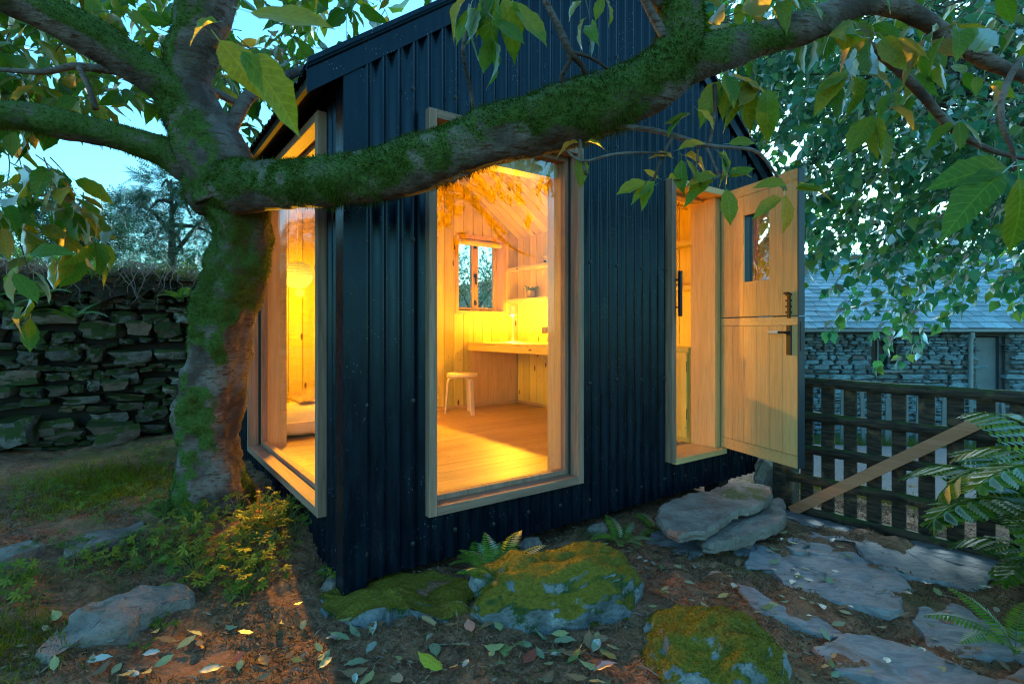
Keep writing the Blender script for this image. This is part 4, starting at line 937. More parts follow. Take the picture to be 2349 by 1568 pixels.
# cleft palings leaning along the far side of the lane
PALE = simple('grey_cleft_oak', (0.20, 0.205, 0.20), .85, bumps=.4)
pf = empty('paling_fence', (0, 0, 0)); tag(pf, 'row of leaning grey cleft palings along the lane before the barn', 'fence')
for k in range(34):
    x = 5.6 + k * .19 + random.uniform(-.04, .04); y = 9.75 + random.uniform(-.05, .05) - (x - 7) * .05; z = float(ground_z(x, y, False)[0]); hgt = random.uniform(.85, 1.2)
    b = MB(); w_ = random.uniform(.03, .05); t1 = random.uniform(-.10, .10); b.add([(x - w_, y, z - .1), (x + w_, y, z - .1), (x + w_ * .9 + t1, y, z + hgt - .04), (x + t1, y, z + hgt), (x - w_ * .9 + t1, y, z + hgt - .05)] + [(x - w_, y + .025, z - .1), (x + w_, y + .025, z - .1), (x + w_ * .9 + t1, y + .025, z + hgt - .04), (x + t1, y + .025, z + hgt), (x - w_ * .9 + t1, y + .025, z + hgt - .05)], [(0, 1, 2, 3, 4), (9, 8, 7, 6, 5)] + [(i, (i + 1) % 5 + 0, (i + 1) % 5 + 5, i + 5) for i in range(5)])
    b.build('paling', PALE, pf)
for z_ in (.35, .8):
    b = MB(); b.tube([(5.5, 9.86, gz(5.5, 9.86) + z_), (8.5, 9.72, gz(8.5, 9.72) + z_), (12.2, 9.52, gz(12.2, 9.52) + z_)], .012, 6); b.build('wire', PALE, pf)
# ------------------------------------------------------------------ plants: helpers
def pmat(o): return Matrix.LocRotScale(o.location, o.rotation_euler, o.scale)
def adopt(o, parent): o.parent = parent; o.matrix_parent_inverse = pmat(parent).inverted(); return o
def set_attr(me, name, vals):
    a = me.attributes.new(name, 'FLOAT', 'POINT'); a.data.foreach_set('value', np.asarray(vals, np.float32))
def sstep(x, a, b): t = np.clip((x - a) / (b - a), 0, 1); return t * t * (3 - 2 * t)
def mesh_arrays(me):
    V = np.zeros(len(me.vertices) * 3, np.float32); me.vertices.foreach_get('co', V); V = V.reshape(-1, 3).astype(float)
    me.calc_loop_triangles(); T = np.zeros(len(me.loop_triangles) * 3, np.int32); me.loop_triangles.foreach_get('vertices', T); return V, T.reshape(-1, 3)
def vnormals(V, T):
    n = np.cross(V[T[:, 1]] - V[T[:, 0]], V[T[:, 2]] - V[T[:, 0]]); N = np.zeros_like(V)
    for k in range(3): np.add.at(N, T[:, k], n)
    return N / (np.linalg.norm(N, axis=1)[:, None] + 1e-12)
def sample(V, T, count, wgt=None):
    A = .5 * np.linalg.norm(np.cross(V[T[:, 1]] - V[T[:, 0]], V[T[:, 2]] - V[T[:, 0]]), axis=1)
    if wgt is not None: A = A * wgt[T].mean(1)
    i = rng.choice(len(T), count, p=A / A.sum()); r1, r2 = np.sqrt(rng.random(count)), rng.random(count)
    bc = np.stack([1 - r1, r1 * (1 - r2), r1 * r2], 1); return (V[T[i]] * bc[:, :, None]).sum(1), T[i], bc
def blades(name, P, N, length, width, mat, lean=.6, grav=.25, seg=1):
    """short pointed blades standing on points P along N"""
    n = len(P); D = N + lean * rng.normal(size=(n, 3)); D[:, 2] -= grav; D /= np.linalg.norm(D, axis=1)[:, None]
    S_ = np.cross(D, rng.normal(size=(n, 3))); S_ /= np.linalg.norm(S_, axis=1)[:, None]
    L = length * rng.uniform(.5, 1.3, n)[:, None]; W_ = width * rng.uniform(.6, 1.4, n)[:, None]
    mid = P + D * L * .5; bend = np.zeros((n, 3)); bend[:, 2] = -.25 * L[:, 0]
    V = np.stack([P - S_ * W_, P + S_ * W_, mid + S_ * W_ * .7, mid - S_ * W_ * .7, P + D * L + bend], 1).reshape(-1, 3); k = np.arange(n)[:, None] * 5
    return mesh_np(name, V, [k + np.array([[0, 1, 2, 3]]), k + np.array([[3, 2, 4]])], mat)
def mossmat(name, c1, c2, trans=.25):
    m = Mat(name); r = m.n('NewGeometry').outputs['Random Per Island']
    col = m.mix(r, c1, c2); col = m.mix(m.step(m.noise(m.coord('World'), 7, 4), .5, .68, 0, .75), col, (0.09, 0.065, 0.018)); d = m.n('BsdfDiffuse', Color=col).outputs[0]; t = m.n('BsdfTranslucent', Color=col).outputs[0]
    return m.done(m.n('MixShader', i0=trans, i1=d, i2=t).outputs[0])
MOSS = mossmat('green_moss', (0.020, 0.042, 0.006), (0.085, 0.135, 0.014))
MOSS_LAMPLIT = mossmat('lamplit_moss', (0.09, 0.065, 0.006), (0.32, 0.25, 0.02))  # gold of the lamp light put into the moss colour
FIL = mossmat('brown_litter', (0.08, 0.036, 0.018), (0.40, 0.22, 0.115), .1)
def fuzz(o, vis, attr, count, length, width, mat, parent=None, name='moss', lean=.6, grav=.25):
    V, T = mesh_arrays(o.data); Mx = np.array(pmat(o)) if parent is None or o is parent else np.eye(4)
    V = V @ Mx[:3, :3].T + Mx[:3, 3]; N = vnormals(V, T); P, ti, bc = sample(V, T, count, attr)
    Nn = (N[ti] * bc[:, :, None]).sum(1); me = blades(name, P - Nn * .003, Nn, length, width, mat, lean, grav)
    f = link(name, me); f['kind'] = 'stuff'; return adopt(f, parent or o)
# moss on the boulders, its top tufts coloured gold for lamp light
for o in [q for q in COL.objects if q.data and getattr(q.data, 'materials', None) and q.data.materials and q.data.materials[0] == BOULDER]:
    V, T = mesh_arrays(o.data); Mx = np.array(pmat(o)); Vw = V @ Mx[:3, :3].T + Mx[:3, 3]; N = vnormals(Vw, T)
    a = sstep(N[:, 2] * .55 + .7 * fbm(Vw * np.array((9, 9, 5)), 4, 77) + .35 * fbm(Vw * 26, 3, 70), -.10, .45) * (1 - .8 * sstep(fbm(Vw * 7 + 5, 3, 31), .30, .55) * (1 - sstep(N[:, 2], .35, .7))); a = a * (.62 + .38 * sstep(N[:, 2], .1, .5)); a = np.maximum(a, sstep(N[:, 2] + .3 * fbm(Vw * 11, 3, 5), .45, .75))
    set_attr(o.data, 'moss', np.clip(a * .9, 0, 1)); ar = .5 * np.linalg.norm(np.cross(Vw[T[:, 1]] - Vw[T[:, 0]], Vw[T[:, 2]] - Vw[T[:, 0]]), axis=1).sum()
    fuzz(o, None, a ** 2 * sstep(N[:, 2], .1, .6) + 1e-6, int(min(26000, 26000 * ar)), .011, .0013, MOSS_LAMPLIT, lean=.7, grav=.1)

# ------------------------------------------------------------------ the old cherry tree
def bark():
    m = Mat('cherry_bark'); v = m.coord('World'); n1 = m.noise(v, 6, 5); lent = m.noise(m.coord('World', (9, 9, 55)), 1.6, 4, .6, .4); n3 = m.noise(v, 45, 4)
    col = m.mix(m.step(n1, .35, .65), (0.06, 0.042, 0.035), (0.18, 0.14, 0.12))
    col = m.mix(m.step(lent, .54, .62), col, (0.085, 0.040, 0.026)); col = m.mix(m.step(n3, .55, .7, 0, .5), col, (0.06, 0.035, 0.026))
    a = m.n('Attribute', {'attribute_name': 'moss'}).outputs['Fac']; f = m.step(m.math('ADD', a, m.math('MULTIPLY', m.math('SUBTRACT', m.noise(v, 85, 5, .7), .5), 1.7)), .22, .72)
    col = m.mix(f, col, m.mix(n3, (0.024, 0.048, 0.009), (0.085, 0.14, 0.020)))
    return m.done(m.pbr(col, .85, m.bump(m.math('ADD', n3, m.math('MULTIPLY', lent, .6)), .7, .012), .25))
BARK = bark()
cherry = empty('cherry_tree', (-1.87, 3.35, gz(-1.87, 3.35))); tag(cherry, 'leaning old cherry tree with one long mossy limb crossing in front of the hut', 'tree')
def limb(name, rows, n=40, step=.022, rough=.10, ridge=.0, mossf=None, fz=0, fl=.02, bury=True):
    W_ = [(*at(px, py, Y), r / F * Y) for px, py, Y, r in rows]; sp = spline(W_, step); P, rad = sp[:, :3], np.maximum(sp[:, 3], .002)
    V, Q = tube_np(P, rad, n); cap = tube_np.caps; Cn = np.vstack([np.repeat(P, n, 0), P[:1], P[-1:]]); Rd = np.concatenate([np.repeat(rad, n), rad[:1], rad[-1:]])
    D = V - Cn; L = np.linalg.norm(D, axis=1)[:, None] + 1e-9; D = D / L
    disp = rough * fbm(V * 5 + 3, 4, 12) + .35 * rough * fbm(V * 22, 3, 15)
    if ridge:
        th = np.concatenate([np.tile(np.arange(n), len(P)) * 2 * np.pi / n, [0, 0]]); al = np.concatenate([np.repeat(np.arange(len(P)) * step, n), [0, 0]])
        disp += ridge * (np.abs(np.sin(th * 2.5 + al * 1.6 + .8 * fbm(V * 2, 2, 3))) - .6)
    V = V + D * (disp * np.minimum(Rd, .2) * 1.0)[:, None] * (L > 1e-6)
    me = mesh_np(name, V, [Q, cap], BARK, smooth=True); N = vnormals(V, np.vstack([Q[:, :3], Q[:, [0, 2, 3]], cap]))
    a = mossf(V, N) if mossf else np.zeros(len(V)); a = np.clip(a, 0, 1); set_attr(me, 'moss', a); o = adopt(link(name, me), cherry)
    if fz: 
        f = fuzz(o, None, a ** 2 + 1e-5, fz, fl, .0014, MOSS, parent=cherry, lean=.65, grav=.35)
    return o, sp
def m_limb(V, N): return (.80 + .35 * fbm(V * 12, 3, 67)) * sstep(N[:, 2] + .45 * fbm(V * 5, 4, 40), -1.0, -.55) * (1 - .55 * sstep(fbm(V * 6 + 11, 3, 44), .35, .6))
def m_trunk(V, N):
    z = V[:, 2]; f = fbm(V * np.array((4, 4, 2.2)), 4, 60) + .35 * fbm(V * 14, 3, 61)
    base = sstep(f, -.35, .0); upper = sstep(z, 1.35, 1.75); s = N[:, 0] * .9 + N[:, 1] * .1
    bare = sstep(s, .35, .6) * sstep(z, .55, .75) * (1 - sstep(z, 1.5, 1.7)) + sstep(-s, .45, .7) * (1 - sstep(np.abs(z - 1.12), .18, .3)) * .9
    return np.clip(np.maximum(base, upper * (.62 + .5 * fbm(V * 11, 3, 66))) - bare * sstep(f, -.3, .1) * 1.2, 0, 1)
TR = [(492, 1245, 3.44, 108), (492, 1170, 3.39, 90), (484, 1090, 3.34, 73), (476, 1000, 3.30, 66), (486, 900, 3.24, 67), (501, 800, 3.16, 63), (521, 700, 3.06, 63), (546, 600, 2.94, 68), (553, 520, 2.85, 66), (530, 440, 2.78, 71), (495, 360, 2.72, 64)]
_, trunk_sp = limb('trunk', TR, 72, .018, .16, .13, m_trunk, 26000, .018)
limb('limb', [(495, 430, 2.80, 78), (545, 428, 2.70, 66), (610, 428, 2.58, 56), (700, 421, 2.44, 54), (800, 412, 2.33, 58), (900, 392, 2.25, 62), (1000, 361, 2.19, 62), (1100, 325, 2.14, 62), (1200, 296, 2.10, 64), (1300, 268, 2.06, 68), (1400, 234, 2.03, 67), (1480, 200, 2.0, 62), (1540, 150, 1.98, 56), (1562, 90, 1.97, 48), (1560, 20, 1.96, 46), (1555, -60, 1.95, 44), (1560, -160, 1.93, 36)], 56, .016, .11, .05, m_limb, 38000, .026)
limb('leader', [(530, 450, 2.78, 84), (500, 380, 2.74, 76), (462, 300, 2.70, 66), (428, 210, 2.66, 54), (440, 120, 2.62, 54), (458, 50, 2.58, 56), (478, -20, 2.55, 56), (500, -120, 2.5, 48)], 48, .02, .14, .08, lambda V, N: m_limb(V, N) * (1 - .8 * sstep(N[:, 0] + .3 * fbm(V * 6, 3, 2), .1, .5)), 9000, .018)
limb('limb', [(440, 270, 2.68, 60), (395, 205, 2.62, 50), (336, 168, 2.55, 44), (268, 122, 2.48, 44), (200, 79, 2.40, 46), (130, 42, 2.34, 44), (60, 8, 2.28, 42), (-40, -40, 2.2, 40)], 44, .02, .12, .06, m_limb, 9000, .018)
limb('limb', [(490, 400, 2.78, 62), (440, 380, 2.74, 44), (390, 355, 2.70, 35), (330, 331, 2.65, 31), (268, 312, 2.60, 30), (200, 298, 2.55, 31), (134, 284, 2.5, 33), (70, 268, 2.46, 32), (0, 264, 2.4, 30), (-80, 262, 2.35, 28)], 36, .02, .12, .06, m_limb, 7000, .018)
limb('branch', [(1545, 150, 1.99, 50), (1620, 128, 2.0, 46), (1700, 103, 2.03, 41), (1780, 82, 2.07, 38), (1860, 58, 2.1, 36), (1920, 30, 2.13, 30), (1985, 12, 2.16, 24), (2050, 14, 2.2, 21), (2120, 46, 2.23, 20), (2190, 95, 2.26, 20), (2265, 140, 2.3, 17), (2349, 176, 2.33, 13), (2440, 215, 2.36, 10)], 30, .02, .14, .03, lambda V, N: .8 * m_limb(V, N) * sstep(-V[:, 0], -1.35, -1.0), 3500, .014)
nomoss = lambda V, N: np.zeros(len(V))
for rows in ([(1880, 62, 2.12, 16), (1930, 78, 2.2, 12), (2000, 110, 2.3, 11), (2060, 160, 2.36, 10), (2120, 222, 2.4, 10), (2180, 290, 2.45, 9), (2250, 334, 2.5, 7), (2330, 360, 2.55, 5), (2420, 372, 2.6, 3)],
             [(2349, 130, 1.6, 4), (2320, 170, 1.6, 7), (2298, 230, 1.6, 7), (2300, 290, 1.6, 6), (2322, 340, 1.6, 5), (2330, 390, 1.6, 3)],
             [(505, 330, 2.75, 22), (535, 280, 2.8, 17), (565, 228, 2.86, 15), (600, 200, 2.95, 13), (650, 178, 3.1, 12), (720, 150, 3.4, 8)],
             [(470, 205, 2.7, 10), (500, 215, 2.8, 9), (545, 238, 2.86, 8)], [(420, 160, 2.6, 14), (405, 110, 2.6, 12), (410, 80, 2.6, 11)],
             [(300, 165, 2.6, 12), (240, 160, 2.6, 9), (170, 152, 2.58, 8), (100, 165, 2.55, 7), (0, 160, 2.5, 5)], [(182, 155, 2.58, 7), (205, 205, 2.56, 6), (220, 250, 2.55, 7)],
             [(1520, 20, 1.96, 14), (1490, -20, 1.9, 12), (1460, -70, 1.9, 10)], [(1470, -20, 1.9, 9), (1500, 40, 1.92, 10), (1530, 90, 1.94, 12), (1550, 110, 1.97, 16)],
             [(1230, -40, 1.85, 6), (1260, 20, 1.86, 7), (1285, 70, 1.88, 8), (1308, 120, 1.9, 8), (1335, 150, 1.95, 6), (1348, 188, 2.0, 5), (1352, 215, 2.02, 4)], [(1305, 118, 1.9, 6), (1305, 145, 1.92, 5), (1288, 175, 1.96, 5), (1290, 215, 2.02, 4)],
             [(1312, 120, 1.9, 4), (1350, 130, 1.93, 4), (1390, 155, 1.97, 3), (1415, 180, 2.0, 3)],
             [(1078, 10, 1.95, 4), (1070, 60, 1.97, 5), (1062, 110, 2.0, 5), (1068, 160, 2.05, 4), (1080, 205, 2.09, 4), (1086, 258, 2.12, 4)],
             [(1400, 288, 2.02, 6), (1480, 295, 1.97, 6), (1545, 310, 1.93, 6), (1620, 333, 1.9, 5), (1700, 340, 1.88, 4), (1740, 350, 1.86, 4), (1780, 400, 1.85, 3), (1800, 436, 1.85, 3)], [(1545, 310, 1.93, 4), (1520, 360, 1.92, 3), (1500, 410, 1.9, 3)], [(1300, 345, 2.0, 3), (1335, 370, 1.98, 3), (1400, 355, 1.94, 3), (1460, 350, 1.92, 3), (1530, 352, 1.9, 2)], [(1330, 320, 2.02, 4), (1335, 365, 2.0, 3), (1345, 400, 1.98, 4)],
             [(1620, 333, 1.9, 3), (1640, 380, 1.9, 3), (1655, 410, 1.9, 2)], [(1600, 330, 1.9, 3), (1600, 370, 1.9, 3), (1590, 410, 1.9, 2)], [(1070, 400, 2.16, 3), (1050, 405, 2.1, 2), (1040, 418, 2.08, 2)],
             [(1640, 195, 2.0, 5), (1640, 260, 1.96, 4), (1628, 330, 1.92, 3)]):
    limb('twig', rows, 10, .03, .08, 0, nomoss)

# ------------------------------------------------------------------ leaves
def leaf_mesh_arrays(prof, seg=8, fold=.25, curl=.25, wav=.03, petiole=.18, seed=0):
    r = random.Random(seed); V, Q, U = [], [], []
    for i in range(seg + 1):
        t = i / seg; w_ = np.interp(t, [p[0] for p in prof], [p[1] for p in prof]); z = -curl * t * t
        w2 = w_ * (1 - .10 * (i % 2))
        V += [(-w2, t, z + fold * w2 + wav * math.sin(t * 17 + seed)), (0, t, z), (w2, t, z + fold * w2 + wav * math.sin(t * 15 + 2 + seed))]; U += [(0.5 - w_, t), (.5, t), (.5 + w_, t)]
        if i: k = (i - 1) * 3; Q += [(k, k + 1, k + 4, k + 3), (k + 1, k + 2, k + 5, k + 4)]
    if petiole:
        k = len(V); V += [(-.008, 0.02, 0), (.008, .02, 0), (.006, -petiole, .05), (-.006, -petiole, .05)]; U += [(.5, .02)] * 4; Q.append((k, k + 1, k + 2, k + 3))
    V = np.array(V); V[:, 1] += petiole; return V, np.array(Q), np.array(U)
CH = [(0, .01), (.08, .10), (.25, .205), (.45, .25), (.62, .24), (.76, .175), (.86, .085), (.93, .03), (1, 0)]
BI = [(0, .02), (.06, .26), (.18, .40), (.35, .42), (.55, .32), (.75, .16), (.9, .05), (1, 0)]
CHL = [leaf_mesh_arrays(CH, 10, .18 + .12 * k, .10 + .16 * k, .012 + .008 * k, .2, k) for k in range(5)]
BIL = [leaf_mesh_arrays(BI, 4, .15 + .1 * k, .1 + .15 * k, 0.0, .22, k) for k in range(3)]
def leafmat(name, cols, veins=True, trans=.55, gloss=.12, spots=0.0, pale=1.0):
    """cols: ramp of (pos, colour) over a random number per leaf"""
    m = Mat(name); r = m.math('FRACT', m.math('ADD', m.n('ObjectInfo').outputs['Random'], m.n('NewGeometry').outputs['Random Per Island']))
    rp = m.n('ValToRGB', Fac=r); e = rp.color_ramp.elements
    while len(e) < len(cols): e.new(.5)
    for q, (p, c) in zip(e, cols): q.position = p; q.color = C4(c)
    col = rp.outputs[0]
    v = m.coord('Object', (1, 1, 1)); nn = m.noise(v, 14, 3)
    col = m.mix(m.step(nn, .4, .7, 0, .35), col, [c * .5 for c in cols[0][1]]) 
    if veins:
        uv = m.n('SeparateXYZ', Vector=m.n('TexCoord').outputs['UV']).outputs
        ax = m.math('ABSOLUTE', m.math('SUBTRACT', uv[0], .5)); ph = m.math('MULTIPLY', m.math('SUBTRACT', uv[1], m.math('MULTIPLY', ax, .9)), 62.0)
        vn = m.step(m.math('SINE', ph), .86, .99); mid = m.step(ax, .006, .016, 1, 0); f = m.math('MULTIPLY', m.math('MAXIMUM', vn, mid), .22)
        col = m.mix(f, col, [min(1, c * 2.2 + .03) for c in cols[min(1, len(cols) - 1)][1]])
    d = m.n('BsdfDiffuse', Color=col).outputs[0]; t = m.n('BsdfTranslucent', Color=m.mix(1.0, col, (1.0, 1.15, .75), 'MULTIPLY')).outputs[0]
    s_ = m.n('MixShader', i0=trans, i1=d, i2=t).outputs[0]; g_ = m.n('BsdfGlossy', Color=C4((.9, .9, .9)), Roughness=.5).outputs[0]
    fz = m.math('MULTIPLY', m.n('Fresnel', IOR=1.45).outputs[0], gloss * 5, True)
    return m.done(m.n('MixShader', i0=fz, i1=s_, i2=g_).outputs[0])
CHM = leafmat('cherry_leaf', [(0, (0.06, 0.15, 0.012)), (.45, (0.11, 0.20, 0.014)), (.75, (0.16, 0.23, 0.016)), (.90, (0.26, 0.23, 0.018)), (1.0, (0.34, 0.16, 0.025))], gloss=.08)
BIM = leafmat('birch_leaf', [(0, (0.03, 0.17, 0.085)), (.5, (0.06, 0.26, 0.11)), (.8, (0.12, 0.30, 0.07)), (1.0, (0.22, 0.30, 0.04))], veins=False, gloss=.16)
def frame_of(D, Nrm):
    D = D / np.linalg.norm(D, axis=1)[:, None]; X = np.cross(D, Nrm); X /= np.linalg.norm(X, axis=1)[:, None] + 1e-9; Z = np.cross(X, D); return X, D, Z
class Foliage:
    def __init__(s): s.p = []; s.d = []; s.n = []; s.s = []; s.tw = []
    def leaf(s, p, d, n, sc): s.p.append(p); s.d.append(d); s.n.append(n); s.s.append(sc)
    def spray(s, p0, direc, L, n, size, droop=.4, side=.9, tw=.003, up=(0, 0, 1)):
        """a twig from p0 with alternate leaves and a terminal one"""
        p = np.array(p0, float); d = np.array(direc, float); d /= np.linalg.norm(d); pts = [(*p, tw)]; st = L / n
        for i in range(n):
            d = d + np.array((rng.normal() * .10, rng.normal() * .10, -droop / n + rng.normal() * .06)); d /= np.linalg.norm(d); p = p + d * st; pts.append((*p, tw * (1 - .7 * (i + 1) / n)))
            sd = np.cross(d, np.array(up) + .4 * rng.normal(size=3)); sd /= np.linalg.norm(sd) + 1e-9
            ld = d * .55 + sd * side * (1 if i % 2 else -1) + np.array((0, 0, -.45)) + .25 * rng.normal(size=3)
            s.leaf(p, ld, np.array(up) + .55 * rng.normal(size=3), size * rng.uniform(.7, 1.15))
        s.leaf(p, d + np.array((0, 0, -.3)), np.array(up) + .4 * rng.normal(size=3), size); s.tw.append(np.array(pts))
    def arrays(s): return np.array(s.p), np.array(s.d), np.array(s.n), np.array(s.s)
    def build(s, arrs, mat, parent, leafname, separate=300, twmat=None, foliage='foliage'):
        P, D, Nr, Sc = s.arrays(); X, Y, Z = frame_of(D, Nr); n = len(P)
        px = 1174.5 + P[:, 0] / np.maximum(P[:, 1], .05) * F; py = 757 - (P[:, 2] - EYE) / np.maximum(P[:, 1], .05) * F
        inn = (px > -40) & (px < 2390) & (py > -40) & (py < 1600) & (P[:, 1] > .1); order = np.argsort(np.where(inn, P[:, 1] / Sc, 1e6)); sel = order[:separate]; rest = order[separate:]
        meshes = [mesh_np(leafname, V, Q, mat, U, True) for V, Q, U in arrs]
        for i in sel:
            o = link(leafname, meshes[i % len(meshes)]); Mx = Matrix(np.vstack([np.c_[np.stack([X[i], Y[i], Z[i]], 1) * Sc[i], P[i]], [0, 0, 0, 1]]).tolist())
            o.parent = parent; o.matrix_parent_inverse = pmat(parent).inverted(); o.matrix_basis = Mx
        Vs, Qs, Us, k = [], [], [], 0
        for a, (V, Q, U) in enumerate(arrs):
            ii = rest[rest % len(arrs) == a]
            if not len(ii): continue
            Rm = np.stack([X[ii], Y[ii], Z[ii]], 2) * Sc[ii][:, None, None]; W_ = np.einsum('nij,vj->nvi', Rm, V) + P[ii][:, None]
            Vs.append(W_.reshape(-1, 3)); Qs.append((Q[None] + (np.arange(len(ii)) * len(V))[:, None, None]).reshape(-1, 4) + k); Us.append(np.tile(U, (len(ii), 1))); k += len(ii) * len(V)
        if Vs:
            o = adopt(link(foliage, mesh_np(foliage, np.vstack(Vs), np.vstack(Qs), mat, np.vstack(Us), True)), parent); o['kind'] = 'stuff'
        if s.tw:
            o = adopt(link('twigs', tubes_mesh('twigs', [(t[:, :3], t[:, 3]) for t in s.tw], twmat, 5)), parent); o['kind'] = 'stuff'
        return n
TWIG = simple('twig_bark', (0.10, 0.070, 0.058), .8, var=.4)
def clear_of_hut(p, mrg=.12):
    u, v = to_hut(p[0], p[1])
    return not (-.3 < u < HW + .3 and -.25 < v < HD + .2) or p[2] > roofz(u) + mrg
fol = Foliage()
def region(x0, x1, y0, y1, Y0, Y1, count, L, n, size, dirs=None, droop=.5, keep=None):
    k = 0; tries = 0
    while k < count and tries < count * 12:
        tries += 1; px, py, Y = rng.uniform(x0, x1), rng.uniform(y0, y1), rng.uniform(Y0, Y1)
        if keep and not keep(px, py): continue
        p = at(px, py, Y)
        if not clear_of_hut(p, .25): continue
        a = rng.uniform(0, 2 * math.pi); d = dirs if dirs is not None else (math.cos(a), math.sin(a), rng.uniform(-.3, .25)); d = np.array(d) + .35 * rng.normal(size=3)
        fol.spray(p, d, L * rng.uniform(.7, 1.3), n, size, droop); k += 1
region(-120, 430, -120, 250, 2.8, 4.2, 66, .38, 8, .155)
region(-120, 230, 20, 330, 2.6, 3.4, 16, .36, 8, .15)
region(-120, 130, 330, 470, 2.5, 3.0, 11, .36, 7, .15, (.5, 0, -.5), .6)
region(-80, 60, 470, 560, 2.2, 2.6, 4, .30, 6, .15, (.4, 0, -.4), .6)
region(470, 1020, -160, 210, 3.1, 5.0, 62, .45, 8, .165, keep=lambda x, y: y < 300 - .24 * (x - 470))
region(480, 640, 60, 330, 3.2, 4.3, 14, .40, 8, .15)
region(1590, 2000, -120, 60, 2.2, 3.2, 18, .36, 7, .15)
region(2000, 2420, -120, 110, 2.3, 3.2, 14, .36, 7, .145)
region(1080, 1250, -60, -20, 1.7, 1.8, 2, .12, 3, .145, (.2, -.2, -.9))
region(1330, 1420, -50, -10, 1.85, 1.95, 1, .12, 3, .09, (.2, -.2, -.9))
def cl(px, py, Y, leaves, size, jit=.15):        # hand-placed leaf rosettes: (dx, dy) in the picture plane, towards the eye dz
    p = np.array(at(px, py, Y))
    for (dx, dy, dz, s_) in leaves: fol.leaf(p + .01 * rng.normal(size=3), np.array((dx, -dz, -dy)) + jit * .5 * rng.normal(size=3), np.array((.2 * rng.normal(), -.7 + .3 * rng.normal(), .6)), size * s_)
cl(1510, 415, 1.90, [(-1, .35, .1, 1.0), (-1, .5, .2, .9), (-.7, .8, .2, .9), (.9, -.35, .1, .75), (-.8, -.35, .0, .55)], .108)
cl(1560, 352, 1.90, [(-.1, 1, .2, 1.1), (.7, -.2, .2, .8), (-.9, -.3, .1, .7), (.9, .1, .2, 1.0), (.5, .9, .1, 1.1)], .108)
cl(1655, 412, 1.90, [(.25, 1, .2, 1.15), (-1, .1, .2, 1.0), (-1, .45, .2, 1.15), (.9, -.5, 0, .9), (.9, -.35, .1, .9)], .108)
cl(1802, 438, 1.85, [(.1, 1, .2, 1.1), (-1, -.1, .1, .9), (-1, .35, .1, .9), (1, -.25, .1, 1.0), (1, -.05, .0, .9), (-.4, -.6, 0, .4)], .112)
cl(1340, 330, 2.0, [(-.1, 1, .2, 1.1), (.8, -.1, .1, .75), (-.8, .1, .1, .8)], .10)
cl(1590, 262, 1.93, [(-1, .25, .1, 1.0), (-1, .6, .2, 1.1), (.5, .4, .1, .8)], .108)
cl(1650, 345, 1.9, [(.3, .9, .1, .8), (.8, .6, .1, .8), (.1, .9, .1, .7), (.9, -.2, .1, .8)], .12)
cl(1665, 165, 2.0, [(-.4, .9, .2, 1.1), (.2, 1, .2, 1.1), (.55, .8, .2, 1.2), (.8, .5, .2, 1.0), (-.1, .9, .1, .9), (.05, .5, .3, .9)], .15)
cl(1740, 190, 2.0, [(-.1, 1, .2, 1.2), (.3, .9, .2, 1.1), (-.7, .7, .2, .9)], .14)
cl(1960, 165, 2.1, [(-.6, .4, .2, 1.0), (.9, .1, .1, 1.0), (-.9, .7, .1, 1.1), (.2, .9, .1, .9)], .15)
cl(2010, 255, 2.2, [(-.6, .9, .2, 1.2), (.2, .9, .2, 1.2), (-.2, 1, .2, 1.0), (.8, -.05, .1, .9)], .16)
cl(2200, 270, 2.4, [(-.8, .3, .1, .9), (.5, .9, .2, .9), (-.2, .9, .2, .9)], .14)
cl(1150, -25, 1.75, [(-.6, .7, .2, .9), (-.25, 1, .2, 1.25), (.3, .95, .2, 1.1), (.75, .8, .2, 1.2)], .15)
cl(1385, -5, 1.9, [(-.3, .9, .2, .8), (.4, .8, .2, .9)], .10)
# leaves hanging close before the lens
cl(575, 105, .80, [(.85, .80, .0, 1.0)], .120, .02); cl(505, 75, .80, [(-.95, .10, .2, .4)], .12, .02); cl(545, 12, .78, [(1, .14, .1, 1.0)], .125, .02)
cl(515, 85, .84, [(.55, .62, .15, .9)], .12, .02)
cl(2330, 388, 1.1, [(-1, .05, .1, 1.0), (-.85, .55, .2, 1.1), (.05, 1, .1, 1.0)], .14, .05)
cl(30, 590, 1.3, [(.5, .6, .1, .7), (-.2, .8, .1, .7), (.8, -.2, .1, .7)], .13, .1)
fol.build(CHL, CHM, cherry, 'leaf', 300, TWIG)

# ------------------------------------------------------------------ birch beyond the gate, trees behind the wall and the barn
def tree(name, label, base, height, r0, mat, crown, seed, group=None, lean=(0, 0)):
    t_ = empty(name, base); tag(t_, label, 'tree', group); r = random.Random(seed)
    top = np.array(base) + np.array((lean[0], lean[1], height)); pts = [(*np.array(base) - np.array((0, 0, .3)), r0 * 1.2)]
    for k in range(1, 6): q = np.array(base) * (1 - k / 5) + top * k / 5 + np.array((r.uniform(-.1, .1), r.uniform(-.1, .1), 0)) * height * .12; pts.append((*q, r0 * (1 - .8 * k / 5)))
    sp = spline(pts, .15); adopt(link('trunk', tubes_mesh('trunk', [(sp[:, :3], sp[:, 3])], mat, 12)), t_); return t_, sp
BB = np.array((7.3, 6.1, gz(7.3, 6.1)))
birch, bsp = tree('birch_tree', 'pale birch tree spreading hanging leafy sprays over the gate and barn', tuple(BB), 7.5, .13, simple('birch_bark', (0.45, 0.43, 0.40), .7, var=.4, vscale=14), None, 4, lean=(-.6, .2))
bf = Foliage(); br_ = []
